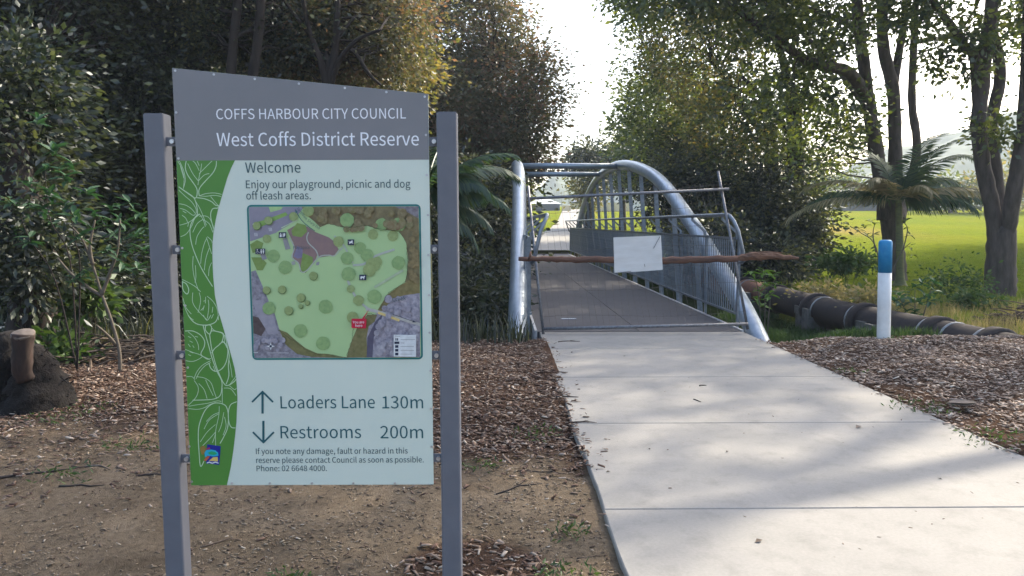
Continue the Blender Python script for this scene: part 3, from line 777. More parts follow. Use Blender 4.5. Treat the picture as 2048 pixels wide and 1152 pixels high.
mpoly(star, wh); mdot(224, 1016, 9, nv_)
mline([(105,1060),(135,1060)], 0.0013, wh, False); mline([(200,1062),(350,1062)], 0.001, wh, False)
for x, y in ((120,240),(220,205)):
    for k in range(3): mline([(x-8+k*8,y-10),(x-4+k*8,y+12)], 0.0012, wh, False)
mline([(100,170),(105,165)], 0.001, wh, False)
mapo = sbuild(mapb, 'map_print', map_mats, board)
def mtext(t, x0, x1, yb_, yc, mat, rot=0): lettering(t, 480+x0/3.492, 480+x1/3.492, 400+yb_/3.492, 400+yc/3.492, mat, off=map_l[0]+0.0012, parent=board, rot=rot, name='map_lettering')
mtext('You are', 794, 874, 857, 839, M['white_txt']); mtext('here', 813, 861, 881, 863, M['white_txt'])
mtext('Play Space', 382, 497, 339, 320, M['dark_txt']); mtext('Creek', 1072, 1165, 706, 680, M['dark_txt'], rot=0.13)
mtext('To William', 405, 505, 60, 42, M['dark_txt'], rot=-0.92); mtext('Sharp Dve', 478, 580, 148, 130, M['dark_txt'], rot=-0.62)
# rivets round the board and bracket bolts
def disc(mb, c, r, y0, y1, n=10):
    k = [(c.x + r*math.cos(2*math.pi*i/n), c.z + r*math.sin(2*math.pi*i/n)) for i in range(n)]
    prism(mb, k, y0, y1)
for px, py in ((351,141.5),(428,149),(510,158),(598,167.5),(690,176),(773,184.5),(849.5,193.5),(353,225),(357.5,317),(365,496),(371,611),(376,735),(379,893),(384,963),(852,270),(853.5,350),(856,430),(857,510),(858,590),(859.5,665),(861,741),(862,817),(863,893),(464,966),(540,966),(624,966),(707,966),(790,966)):
    mb = MB(); disc(mb, SP(px, py), 0.0036, -0.0032, -0.0001); sbuild(mb, 'rivet', M['steel'], board, False)
for px, py in ((344,283),(868,283),(355.5,499.5),(869.5,498.5),(364,711),(873,711),(373,918),(877,917)):
    c = SP(px, py); mb = MB(); left = px < 600
    xa, xb = (c.x - 0.02, x_l + 0.02) if left else (x_r - 0.02, c.x + 0.02)
    mb.box(xa, xb, 0.0052, 0.0092, c.z - 0.014, c.z + 0.014)
    br = sbuild(mb, 'bracket', M['post'])
    mb = MB(); disc(mb, Vector((c.x, 0, c.z)), 0.0072, -0.004, 0.005); sbuild(mb, 'bolt', M['steel'], br)
# ------------------------------------------------------------------ footbridge
bridge = empty('footbridge', (1.95, 10.8, 0), 'galvanised tubular arch footbridge with grey deck crossing the creek at the end of the path', 'footbridge')
for x0, x1 in ((0.53, 1.945), (1.957, 3.38)):
    for y0, y1 in ((10.76, 17.7), (17.712, 24.7), (24.712, 31.7), (31.712, 38.7)):
        mb = MB(); mb.box(x0, x1, y0, y1, -0.18, 0.0); mb.build('deck_panel', M['deck'], bridge)
for x0 in (0.49, 3.385):
    mb = MB(); mb.box(x0, x0 + 0.035, 10.78, 38.7, -0.3, 0.014); mb.build('deck_edge', M['deck_edge'], bridge)
for x0 in (0.56, 3.2):
    mb = MB(); mb.box(x0, x0 + 0.14, 10.95, 38.5, -0.5, -0.183); mb.build('girder', M['galv_dark'], bridge)
mb = MB(); mb.box(0.35, 3.6, 10.62, 10.75, -1.0, -0.135); mb.build('abutment', M['pier'], bridge)
AY = [10.9,11.8,12.63,13.8,14.8,17.3,19.5,22.4,25.2,28.3,31,33.7,36,37.8,39.5,40.3]
AZ = [-.6,0,.42,.93,1.37,2.30,2.80,3.16,3.28,3.17,2.85,2.3,1.6,.95,.1,-.6]
ap = smooth_line(list(zip(AY, AZ)), 5)
def lean(z): return 0.248 * (z + 0.15) / 3.4
def archx(side, z): return 0.26 + lean(z) if side < 0 else 3.85 - lean(z)
for sd in (-1, 1):
    mb = MB(); mb.tube([(archx(sd, z), y, z) for y, z in ap], 0.145, 24)
    at_ = mb.build('arch_tube', M['galv_tube'], bridge, True)
    for yw in (14.2, 17.6, 21.2):     # weld collars between tube lengths
        z = float(np.interp(yw, AY, AZ)); z2 = float(np.interp(yw + 0.05, AY, AZ))
        mb = MB(); mb.tube([(archx(sd, z), yw, z), (archx(sd, z2), yw + 0.012, z + (z2 - z) * 0.24)], 0.1405, 24)
        mb.build('weld_seam', M['galv_dark'], at_, True)
    mb = MB(); mb.box(archx(sd, 0) - 0.22, archx(sd, 0) + 0.22, 10.6, 11.3, -1.1, -0.42); mb.build('footing', M['pier'], bridge)
for yb in (23.3, 27.3):
    z = float(np.interp(yb, AY, AZ)) 
    mb = MB(); mb.tube([(archx(-1, z) + 0.1, yb, z), (archx(1, z) - 0.1, yb, z)], 0.085, 16); mb.build('cross_beam', M['galv_tube'], bridge, True)
grid = [11.2 + 1.78 * k for k in range(16)]
for sd in (-1, 1):
    for y in grid[2:]:
        y += 0.05
        if y > 38: continue
        z = float(np.interp(y, AY, AZ))
        if z < 1.0: continue
        mb = MB(); xb = archx(sd, -0.2); mb.bar((xb, y, -0.3), (archx(sd, z), y, z - 0.1), 0.10, 0.016); mb.build('hanger', M['galv'], bridge)
    for y in grid[1:]:
        if y > 38: continue
        mb = MB(); a, b_ = (0.20, 0.48) if sd < 0 else (3.43, 3.92); mb.box(a, b_, y, y + 0.09, -0.32, -0.2); mb.build('cross_bearer', M['galv'], bridge)
    # balustrade
    s_ = 1 if sd > 0 else -1
    xp = 3.46 if sd > 0 else 0.455; xh = xp - s_ * 0.22
    y0, y1 = 11.32, 38.5
    mb = MB(); mb.box(xp - 0.016, xp + 0.016, y0, y1, 1.27, 1.30); mb.box(xp - 0.016, xp + 0.016, y0, y1, 0.17, 0.20)
    rail = mb.build('balustrade', M['galv'], bridge)
    pk = None
    ypk = y0 + 0.10; n = 0
    while ypk < y1 - 0.05:
        if pk is None:
            q = MB(); q.box(-0.007, 0.007, -0.007, 0.007, 0.2005, 1.2695); pk = q.mesh('picket', M['galv'])
        o = bpy.data.objects.new('picket', pk); COL.objects.link(o); o.parent = rail
        o.location = (xp - bridge.location.x, ypk - bridge.location.y, 0)
        ypk += 0.105
    for y in grid:
        if y > 38: continue
        mb = MB(); xo = xp + s_ * 0.034
        mb.box(xo - 0.0165, xo + 0.0165, y + 0.1, y + 0.16, -0.25, 1.31); mb.build('rail_post', M['galv'], rail)
        mb = MB(); yy = y + 0.13
        mb.bar((xp, yy, 1.301), (xp, yy, 1.37), 0.05, 0.034, (0, 1, 0)); mb.bar((xp + s_*0.004, yy, 1.36), (xh, yy, 1.56), 0.048, 0.032, (0, 1, 0)); mb.bar((xh, yy, 1.55), (xh, yy, 1.60), 0.046, 0.03, (0, 1, 0))
        mb.build('rail_bracket', M['galv'], rail)
    ends = [(xp, 11.32, 0.95), (xp - s_*0.01, 11.05, 0.95), (xp - s_*0.02, 10.93, 0.98), (xp - s_*0.05, 10.88, 1.10), (xp - s_*0.12, 10.9, 1.40), (xh + s_*0.04, 10.92, 1.54), (xh + s_*0.005, 10.98, 1.605), (xh, 11.1, 1.625), (xh, 13, 1.625), (xh, 25, 1.625), (xh, 38.3, 1.625), (xh + s_*0.03, 38.6, 1.6), (xp, 38.7, 1.1)]
    mb = MB(); mb.tube(ends, 0.028, 12); mb.build('handrail', M['galv'], rail, True)

# ------------------------------------------------------------------ temporary fence panel leaning at the bridge mouth
fence = empty('temporary_fence_panel', (1.9, 10.6, 0), 'wire mesh fence panel leaning across the mouth of the footbridge behind the log', 'fence panel')
fBL, fBR = P(1086, 660, 10.55), P(1494, 650, 10.55)
fTL, fTR = P(1056, 372, 11.3), P(1436, 343, 11.2)
def quadp(u, v): return (fBL*(1-u) + fBR*u)*(1-v) + (fTL*(1-u) + fTR*u)*v
dn = (fBL - fTL).normalized(); 
mb = MB(); mb.tube([fBL + dn*0.16, fTL], 0.02, 10); mb.build('frame_tube', M['galv_dark'], fence, True)
mb = MB(); mb.tube([fBR + (fBR - fTR).normalized()*0.06, fTR], 0.02, 10); mb.build('frame_tube', M['galv_dark'], fence, True)
mb = MB(); mb.tube([fBL + Vector((0, -.04, .02)), fBR + Vector((0, -.04, .02))], 0.022, 10); mb.build('frame_tube', M['galv_dark'], fence, True)
hA, hB = P(1060, 397, 11.22), P(1458, 378, 11.08)
mb = MB(); mb.tube([hA, hB], 0.021, 10); mb.build('frame_tube', M['galv_dark'], fence, True)
mb = MB()
for k in range(1, 30):
    u = k / 30; 
    bow = [quadp(u, v) + Vector((0.015*math.sin(9*v+k), 0.03*math.sin(3*v*math.pi), 0)) for v in (0, .2, .4, .6, .8, .93)]
    mb.tube(bow, 0.0014, 4, False)
for v in (0.08, 0.26, 0.38, 0.52, 0.66, 0.78, 0.9):
    mb.tube([quadp(u, v + 0.012*math.sin(6*u+v*9)) for u in np.linspace(0, 1.0, 12)], 0.002, 4, False)
tag(mb.build('wire_mesh', M['wire'], fence), kind='stuff')

def rough_log(name, pts, rads, mat, seg=34, n=12, label=None, cat=None, amp=0.14):
    base = Vector(pts[0]); sp = []
    P_ = [Vector(p) for p in pts]
    L = [0]
    for i in range(1, len(P_)): L.append(L[-1] + (P_[i]-P_[i-1]).length)
    ts = np.linspace(0, L[-1], seg)
    pp = [Vector([np.interp(t, L, [p[j] for p in P_]) for j in range(3)]) for t in ts]
    rr = [float(np.interp(t, L, rads)) for t in ts]
    return pp, rr
# log barrier
lp_ = [P(1037, 518, 10.42), P(1080, 518, 10.42), P(1150, 519, 10.42), P(1225, 519, 10.42), P(1320, 521, 10.42), P(1400, 519, 10.42), P(1470, 517, 10.42), P(1502, 512, 10.42), P(1550, 512, 10.42), P(1597, 517, 10.42)]
lr_ = [0.028, 0.034, 0.042, 0.041, 0.049, 0.046, 0.045, 0.066, 0.062, 0.02]
log = empty('barrier_log', (1.9, 10.42, 1.0), 'reddish brown log with a splintered end laid across the footbridge entrance', 'log')
pp, rr = rough_log('x', lp_, lr_, None, 60)
pp = [p + Vector((0, random.uniform(-.006, .006), random.uniform(-.007, .007))) for p in pp]
k = 46
mb = MB(); mb.tube(pp[:k+1], [r*random.uniform(.93, 1.08) for r in rr[:k+1]], 12, jit=0.07); mb.build('trunk', M['log'], log, True)
mb = MB(); mb.tube(pp[k:], [r*0.8*random.uniform(.85, 1.15) for r in rr[k:]], 10, jit=0.2)
for i in range(16):
    a = random.uniform(0, 6.28); r = 0.042
    s0 = pp[k + random.randint(0, 6)] + Vector((0, math.cos(a)*r, math.sin(a)*r)); l_ = random.uniform(.15, .45)
    mb.tube([s0, s0 + Vector((l_*.5, random.uniform(-.01, .01), random.uniform(-.012, .02))), s0 + Vector((l_, random.uniform(-.02, .02), random.uniform(-.03, .01)))], [0.012, 0.01, 0.003], 5)
mb.build('splintered_end', M['log_end'], log)
mb = MB()
a = P(1060, 512, 10.36); mb.tube([a + Vector((-.02,0,-.05)), a + Vector((0, -.02, 0)), a + Vector((.01, 0, .06))], [.014,.02,.01], 7); mb.build('branch_stub', M['log'], log, True)
# blank white board
q = [P(1227, 475, 10.33), P(1322, 471, 10.33), P(1325.5, 539.5, 10.33), P(1229, 546.5, 10.33)]
nb = empty('blank_notice_board', (q[3]+q[2])/2, 'blank weathered white board hung on the log across the bridge', 'notice board')
mb = MB(); 
mb.add([tuple(p) for p in q] + [tuple(p + Vector((0, 0.012, 0))) for p in q], [(0,3,2,1),(4,5,6,7),(0,1,5,4),(1,2,6,5),(2,3,7,6),(3,0,4,7)])
mb.build('sheet', M['board'], nb)
for a, b_ in (((1319, 472), (1307, 497)),):
    mb = MB(); mb.tube([P(1320, 473, 10.32), P(1314, 484, 10.315), P(1307, 497, 10.32)], 0.0035, 5); mb.build('wire_tie', M['wire'], nb)
mb = MB(); mb.tube([P(1231, 546, 10.318), P(1262, 542.5, 10.318)], 0.004, 5); mb.build('wire_tie', M['wire'], nb)
mb = MB(); mb.tube([P(1289, 528, 10.326), P(1290, 534, 10.326)], 0.003, 5); mb.build('bolt', M['wire'], nb)

# ------------------------------------------------------------------ painted post
bl = G(1767, 676, 0.02); bo = empty('painted_post', bl, 'short round white post with a worn blue top standing in the mulch before the pipe', 'post')
def px2z(py, Y): return P(1024, py, Y).z
z1 = px2z(546, bl.y); z2 = px2z(480, bl.y); r = 0.082
tp = P(1770.5, 500, bl.y); dx = (tp.x - bl.x)
mb = MB(); mb.tube([bl + Vector((0, 0, -.2)), bl, bl + Vector((dx*.35, 0, (z1-bl.z)*.5)), bl + Vector((dx*.7, 0, z1-bl.z))], [r*1.0]*4, 24, jit=0.01); mb.build('post_shaft', M['white'], bo, True)
mb = MB(); b0 = bl + Vector((dx*.7, 0, z1-bl.z+0.001)); t0 = bl + Vector((dx, 0, z2-bl.z))
mb.tube([b0, t0 + Vector((0,0,-.04)), t0 + Vector((0,0,-.015)), t0], [r*1.012, r*1.0, r*.93, r*.7], 24, jit=0.012); mb.build('painted_top', M['blue'], bo, True)

# ------------------------------------------------------------------ pipeline
pipe = empty('pipeline', (6.5, 10, -0.3), 'large dark jointed pipe running beside the footbridge over the creek bank', 'pipe')
def pipec(y): return Vector((float(np.interp(y, [6, 11, 14, 20, 40], [7.5, 6.66, 6.28, 6.22, 5.9])), y, float(np.interp(y, [6, 11, 14, 20, 40], [-0.34, -0.22, -0.2, -0.18, -0.1]))))
segs = [7.0, 10.4, 11.5, 13.35, 15.2, 17.4, 19.6, 22, 24.4, 27, 30, 34, 40]
for i in range(len(segs)-1):
    a, b_ = segs[i], segs[i+1]; ys_ = np.linspace(a, b_, 6); rust = 17.3 < a < 22.5
    mb = MB(); mb.tube([pipec(y) for y in ys_], 0.285, 24, jit=0.006); seg = mb.build('pipe_length', M['pipe_rust' if rust else 'pipe'], pipe, True)
    d = (pipec(b_) - pipec(a)).normalized()
    mb = MB(); c = pipec(a); mb.tube([c - d*0.10, c - d*0.09, c + d*0.09, c + d*0.10], [0.30, 0.335, 0.335, 0.30], 24); mb.build('joint_collar', M['pipe'], seg, True)
    for yb in ((a + 0.17,) if i % 2 else (a + 0.17, a - 0.35 if i else a + 0.4)):
        mb = MB(); c = pipec(yb); mb.tube([c - d*0.022, c + d*0.022], [0.296, 0.296], 24); mb.build('band', M['band'], seg, True)
for y, w_ in ((12.6, .55), (13.0, .3), (14.9, .5), (15.4, .4), (18.3, .6), (23, .6), (30, .6)):
    c = pipec(y); mb = MB(); mb.box(c.x - w_*.75, c.x + 0.32, y - 0.14, y + 0.14, -1.9, c.z - 0.1)
    mb.box(c.x - w_*.75 - 0.001, c.x - 0.33, y - 0.13, y + 0.13, c.z - 0.099, c.z + 0.06)
    mb.build('pier', M['pier'], pipe)

# ------------------------------------------------------------------ foliage helpers
def leaf_arrays(c, size, asp=0.45, droop=0.0, seed=0, szvar=0.35):
    g = np.random.default_rng(seed); n = len(c)
    a = g.normal(size=(n, 3)); a[:, 2] = a[:, 2] * 0.6 - droop; a /= np.linalg.norm(a, axis=1, keepdims=True)
    b_ = g.normal(size=(n, 3)); s_ = np.cross(a, b_); s_ /= np.linalg.norm(s_, axis=1, keepdims=True)
    nn = np.cross(a, s_)
    L = size * (1 + szvar * g.uniform(-1, 1, (n, 1)))
    W_ = L * asp / 2
    v0 = c; v2 = c + a * L; mid = c + a * L * 0.5 + nn * L * 0.06
    v1 = mid + s_ * W_; v3 = mid - s_ * W_
    v = np.stack([v0, v1, v2, v3], 1).reshape(-1, 3)
    i = np.arange(n)[:, None] * 4
    f = np.concatenate([i + [0, 1, 2], i + [0, 2, 3]], 1).reshape(-1, 3)
    return v, f
SEED = [50]
def blob_clusters(blobs, g, shell=0.45):
    out = []
    for (c, r, n) in blobs:
        r = np.array(r if hasattr(r, '__len__') else (r, r, r), float)
        d = g.normal(size=(n, 3)); d /= np.linalg.norm(d, axis=1, keepdims=True)
        u = shell + (1 - shell) * g.random((n, 1)) ** 0.6
        wob = 0.85 + 0.3 * vn(d[:, 0]*3 + c[0], d[:, 2]*3 + d[:, 1]*2, 0.8, 20)[:, None]
        out.append(np.array(c, float) + d * u * r * wob)
    return np.concatenate(out)
def foliage(parent, clusters, per, spread, size, mat, asp=0.45, droop=0.25, name='crown', zmin=None):
    SEED[0] += 1; g = np.random.default_rng(SEED[0])
    c = np.repeat(clusters, per, 0) + g.normal(size=(len(clusters) * per, 3)) * spread * np.array([1, 1, 0.75]) * g.choice([0.6, 1.0, 1.5], size=(len(clusters)*per, 1))
    if zmin is not None: c = c[c[:, 2] > zmin]
    v, f = leaf_arrays(c, size, asp, droop, SEED[0])
    return npmesh(name, v - root_loc(parent), f, mat, parent)
def wobble(a, b_, n=6, amp=0.08, sag=0.0):
    a = Vector(a); b_ = Vector(b_); L = (b_ - a).length; out = []
    for i in range(n + 1):
        t = i / n; p = a.lerp(b_, t)
        if 0 < i < n: p += Vector([random.gauss(0, 1) for _ in range(3)]) * amp * L * 0.35
        p.z += sag * math.sin(t * math.pi) * L
        out.append(p)
    return out
def twigs(parent, froms, clusters, count, r0, mat, name='branches'):
    mb = MB(); cl = clusters[np.random.default_rng(SEED[0] + 900).choice(len(clusters), min(count, len(clusters)), False)]
    for c in cl:
        c = Vector(c); f = min(froms, key=lambda p: (Vector(p) - c).length * random.uniform(.8, 1.25))
        L = (Vector(f) - c).length; n_ = 5; w = wobble(f, c, n_, 0.12, 0.05)
        mb.tube(w, [max(0.004, r0 * (1 - 0.85 * i / n_)) * min(1, .4 + L / 4) for i in range(n_ + 1)], 5, False)
    return mb.build(name, mat, parent, True)
def tree(name, label, cat, base, trunk, tr_r, limbs, blobs, per, spread, size, mat, bark, group=None, ntw=50, asp=0.45, droop=0.25, shell=0.45, twr=0.03, zmin=None):
    t = empty(name, base, label, cat, group)
    SEED[0] += 1; g = np.random.default_rng(SEED[0])
    pts = []
    if trunk:
        mb = MB(); sm = smooth3(trunk, 5); rr_ = np.interp(np.linspace(0, 1, len(sm)), np.linspace(0, 1, len(tr_r)), tr_r)
        mb.tube(sm, [float(r_) * random.uniform(.95, 1.06) for r_ in rr_], 12, jit=0.05); mb.build('trunk', bark, t, True); pts += sm[len(sm)//3:]
    for lm, r0, r1 in limbs:
        mb = MB(); sm = smooth3(lm, 5); mb.tube(sm, [(r0 + (r1 - r0) * i / (len(sm) - 1)) * random.uniform(.94, 1.06) for i in range(len(sm))], 10, jit=0.05)
        mb.build('limb', bark, t, True); pts += sm[2:]
    if blobs:
        cl = blob_clusters(blobs, g, shell)
        if pts and ntw: twigs(t, pts, cl, ntw, twr, bark)
        foliage(t, cl, per, spread, size, mat, asp, droop, zmin=zmin)
    return t
def smooth3(pts, n=4):
    pts = [Vector(p) for p in pts]
    if len(pts) < 3: return [pts[0].lerp(pts[-1], i / n) for i in range(n + 1)]
    out = []
    for i in range(len(pts) - 1):
        p0 = pts[max(0, i-1)]; p1 = pts[i]; p2 = pts[i+1]; p3 = pts[min(len(pts)-1, i+2)]
        for k in range(n):
            t = k / n; out.append(0.5 * (2*p1 + (p2-p0)*t + (2*p0-5*p1+4*p2-p3)*t*t + (-p0+3*p1-3*p2+p3)*t**3))
    out.append(pts[-1]); return out
def pb(px, py, Y, rpx, n, ry=None):
    """blob: centre from a photo reading at distance Y, radius in photo pixels"""
    rx, rz = (rpx if hasattr(rpx, '__len__') else (rpx, rpx)); k = Y / F
    return (tuple(P(px, py, Y)), (rx * k, (ry if ry else (rx + rz) / 2 * k), rz * k), n)

# ------------------------------------------------------------------ right-hand trees on the lawn
YA = 23.5
bA = P(1790, 556, YA); bA.z = gz(bA.x, bA.y)
A = lambda x, y, dy=0: P(x, y, YA + dy)
tree('broadleaf_tree', 'many-limbed tree with a thick dark trunk behind the blue-topped post and palm', 'tree', bA,
     [bA + Vector((0,0,-.3)), A(1788, 520), A(1783, 470), A(1782, 425), A(1782, 402), A(1782, 395)], [0.40, 0.31, 0.28, 0.33, 0.27, 0.1],
     [([A(1770, 440), A(1768, 400), A(1752, 300), A(1738, 217), A(1728, 130, -.3), A(1718, 60, -.6), A(1711, -60, -1)], 0.244, 0.143),
      ([A(1735, 200), A(1700, 146, -.5), A(1659, 134, -1), A(1610, 120, -1.5), A(1577, 98, -2), A(1520, 55, -2.5), A(1440, -5, -3)], 0.185, 0.084),
      ([A(1728, 70, -.5), A(1690, 45, -1), A(1650, 28, -1.2), A(1600, 10, -1.5), A(1560, -10, -2)], 0.109, 0.042),
      ([A(1784, 440), A(1789, 380, .3), A(1790, 290, .5), A(1786, 180, .6), A(1766, 90, .6), A(1766, -20, .6), A(1770, -160, .6)], 0.227, 0.143),
      ([A(1786, 190, .6), A(1797, 110, .8), A(1808, 40, 1), A(1818, -80, 1.2)], 0.134, 0.092),
      ([A(1800, 440), A(1812, 390, 1), A(1834, 300, 1.5), A(1824, 210, 1.6), A(1826, 120, 1.6), A(1832, 10, 1.6), A(1836, -100, 1.6)], 0.151, 0.092),
      ([A(1826, 86, 1.6), A(1870, 78, 1.2), A(1920, 60, .5), A(1955, 10, 0)], 0.059, 0.034),
      ([A(1735, 217), A(1660, 120, 1), A(1600, 60, 2), A(1560, 0, 3)], 0.101, 0.042)],
     [pb(1640, 60, YA-2, (110, 70), 64), pb(1500, 20, YA-3, (110, 60), 70), pb(1700, 230, YA, (60, 90), 34), pb(1640, 300, YA+1, (90, 70), 36),
      pb(1760, 20, YA, (80, 60), 50), pb(1760, -150, YA, (260, 110), 260), pb(1500, -110, YA-3, (200, 90), 160), pb(1880, -60, YA, (120, 60), 60), pb(1590, 180, YA-1, (70, 60), 45), pb(1340, -20, YA-4, (120, 60), 80)],
     26, 0.26, 0.17, M['lf_mid'], M['bark'], ntw=130, asp=0.55, twr=0.035)
YB = 18.6
bB = P(2000, 584, YB); bB.z = gz(bB.x, bB.y)
B = lambda x, y, dy=0: P(x, y, YB + dy)
tree('broadleaf_tree', 'grey-barked tree forking into three tall limbs at the right edge beside the lawn', 'tree', bB,
     [bB + Vector((0,0,-.3)), bB + Vector((0,0,.05)), B(2001, 540), B(2003, 490), B(2006, 455), B(2007, 440)], [0.46, 0.36, 0.32, 0.33, 0.26, 0.1],
     [([B(1998, 530), B(1993, 480), B(1983, 410), B(1966, 330), B(1957, 250), B(1964, 170), B(1972, 90), B(1984, 10), B(1990, -120)], 0.193, 0.143),
      ([B(1958, 240), B(1950, 120), B(1925, 88, -.3), B(1905, 55, -.6), B(1863, 0, -1), B(1830, -50, -1.4)], 0.134, 0.067),
      ([B(2003, 500, .2), B(2000, 440, .3), B(1996, 380, .5), B(1988, 300, .6), B(1986, 230, .6), B(2000, 160, .6), B(1994, 100, .5), B(1978, 40, .3)], 0.151, 0.118),
      ([B(2008, 530), B(2014, 470, -.1), B(2025, 400, -.3), B(2038, 320, -.4), B(2050, 240, -.4), B(2056, 120, -.4), B(2060, -40, -.4)], 0.185, 0.143)],
     [pb(1925, 105, YB-.3, (75, 55), 42), pb(1990, 250, YB-.4, (35, 45), 16), pb(2010, 45, YB, (50, 45), 22), pb(1850, 30, YB-1, (60, 50), 30),
      pb(1960, -150, YB, (240, 100), 230), pb(1780, -120, YB-2, (140, 70), 90)],
     26, 0.22, 0.15, M['lf_mid'], M['bark'], ntw=70, asp=0.55, twr=0.03)
# mid tree cluster beyond the creek
YC = 28
def C_(x, y, dy=0): return P(x, y, YC + dy)
def gbase(px, Y):
    p = P(px, 450, Y); return Vector((p.x, p.y, gz(p.x, p.y)))
b_ = gbase(1600, YC)
tree('riverbank_tree', 'tall tree with dark trunk and leafy crown just right of the bridge arch', 'tree', b_,
     [b_, C_(1595, 420), C_(1590, 300), C_(1585, 180)], [0.4, 0.34, 0.3, 0.2],
     [([C_(1586, 200), C_(1560, 100), C_(1540, 10)], 0.18, 0.08), ([C_(1588, 240), C_(1620, 150), C_(1650, 60)], 0.16, 0.06), ([C_(1590, 280), C_(1530, 200), C_(1480, 150)], 0.14, 0.05)],
     [pb(1560, 120, YC, (120, 130), 105), pb(1620, 270, YC+1, (100, 80), 50), pb(1500, 250, YC-1, (90, 90), 60), pb(1560, -60, YC, (160, 90), 80)],
     34, 0.28, 0.17, M['lf_mid'], M['bark_dark'], ntw=120, asp=0.55)
b_ = gbase(1540, YC+3)
tree('riverbank_tree', 'leafy yellow-green tree standing behind the right half of the bridge arch', 'tree', b_,
     [b_, C_(1545, 400, 3), C_(1540, 280, 3), C_(1530, 150, 3)], [0.36, 0.3, 0.26, 0.15], [([C_(1540, 300, 3), C_(1480, 200, 3), C_(1420, 120, 3)], 0.14, 0.05)],
     [pb(1420, 120, YC+2, (120, 110), 120), pb(1470, 0, YC+2, (130, 90), 90), pb(1450, 260, YC+2, (100, 80), 80)],
     34, 0.28, 0.17, M['lf_yel'], M['bark_dark'], ntw=60, asp=0.55)
b_ = gbase(1400, YC+6)
tree('riverbank_tree', 'tall tree whose leafy left edge stands out against the white sky gap', 'tree', b_,
     [b_, C_(1415, 380, 6), C_(1418, 280, 6), C_(1410, 160, 6)], [0.34, 0.28, 0.22, 0.12], [([C_(1418, 300, 6), C_(1350, 200, 6), C_(1300, 120, 6)], 0.14, 0.05), ([C_(1415, 330, 6), C_(1360, 290, 6), C_(1290, 250, 6)], 0.12, 0.04)],
     [pb(1325, 70, YC+4, (95, 85), 80), pb(1285, 150, YC+5, (65, 42), 34), pb(1315, 235, YC+5, (78, 60), 60), pb(1370, 200, YC+6, (100, 90), 70), pb(1262, 5, YC+4, (56, 33), 26), pb(1362, 300, YC+6, (80, 50), 60), pb(1300, -60, YC+3, (110, 50), 50)],
     34, 0.27, 0.17, M['lf_mid'], M['bark_dark'], ntw=80, asp=0.55)
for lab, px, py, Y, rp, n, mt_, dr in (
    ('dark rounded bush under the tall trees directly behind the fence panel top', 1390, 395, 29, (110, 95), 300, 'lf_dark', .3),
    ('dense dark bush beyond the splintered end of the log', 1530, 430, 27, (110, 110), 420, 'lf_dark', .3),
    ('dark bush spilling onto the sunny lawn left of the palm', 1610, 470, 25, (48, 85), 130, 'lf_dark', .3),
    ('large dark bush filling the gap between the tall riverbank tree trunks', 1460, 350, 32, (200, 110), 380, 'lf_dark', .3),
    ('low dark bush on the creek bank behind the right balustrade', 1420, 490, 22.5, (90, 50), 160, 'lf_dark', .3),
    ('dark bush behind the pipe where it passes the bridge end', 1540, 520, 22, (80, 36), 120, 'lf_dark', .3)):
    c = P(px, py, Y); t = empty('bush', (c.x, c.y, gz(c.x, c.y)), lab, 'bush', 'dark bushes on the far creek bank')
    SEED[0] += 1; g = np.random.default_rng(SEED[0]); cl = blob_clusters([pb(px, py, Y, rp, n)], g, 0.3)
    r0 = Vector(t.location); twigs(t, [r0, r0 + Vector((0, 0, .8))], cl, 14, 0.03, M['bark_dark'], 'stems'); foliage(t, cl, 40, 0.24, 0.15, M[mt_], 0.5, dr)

# ------------------------------------------------------------------ unseen trees added out of frame to shade path, sign and lawn
def offtree(lab, base, h, blobs, per=26):
    b0 = Vector((base[0], base[1], gz(*base)))
    tree('broadleaf_tree', lab, 'tree', b0, [b0, b0 + Vector((.1, .1, h*.35)), b0 + Vector((-.2, .2, h*.7)), b0 + Vector((-.4, 0, h))], [.4, .33, .26, .12],
         [([b0 + Vector((-.1,.1,h*.45)), b0 + Vector((-2, 1, h*.75)), b0 + Vector((-4, 1.5, h*.9))], .18, .06), ([b0 + Vector((-.1,.1,h*.5)), b0 + Vector((2, 1, h*.8)), b0 + Vector((3.5, 2, h*.95))], .18, .06)],
         blobs, per, 0.34, 0.26, M['lf_mid'], M['bark'], ntw=40, asp=0.6)
offtree('tall tree standing out of the picture to the right of the mulch, added to shade the path', (17, 17), 15,
        [((16.9, 20.2, 15), (2.6, 2.0, 1.2), 26), ((19.5, 22.5, 15.5), (3.2, 2.8, 2.2), 44), ((14.0, 17.4, 15), (2.0, 1.6, 1.1), 30), ((12.9, 14.2, 14.5), (1.9, 1.7, 1.1), 42), ((16.5, 25, 15), (2.6, 2.6, 2.0), 40), ((22, 25, 15), (3, 3, 2), 30)], 26)
offtree('tall tree standing out of the picture at the near right, added to shade the sign', (13, 11.5), 14,
        [((11.6, 12.8, 14.6), (2.2, 1.8, 1.2), 50), ((10.2, 15.6, 13), (2.2, 2.0, 1.2), 40)], 26)
offtree('tree standing out of the picture at the near right end of the lawn, added to shade it', (27, 33), 13, [((24.8, 31.5, 11.5), (3.6, 4, 2.6), 260), ((29, 37, 12), (3.8, 4.4, 2.8), 280), ((27.5, 31, 9), (4, 4, 3), 240), ((24.5, 30, 14), (4, 3.4, 2.6), 200)])
offtree('tree standing out of the picture at the far right end of the lawn, added to shade it', (37, 44), 13, [((35, 44, 12), (4.8, 5, 3), 330), ((40, 49, 12), (5, 5, 3), 300), ((34, 38, 9), (4.6, 4, 3), 260), ((33, 41, 15), (4, 4, 3), 200)])
b_ = Vector((10.5, 48, gz(10.5, 48)))  # mostly hidden tree, added to cast shade on the far path
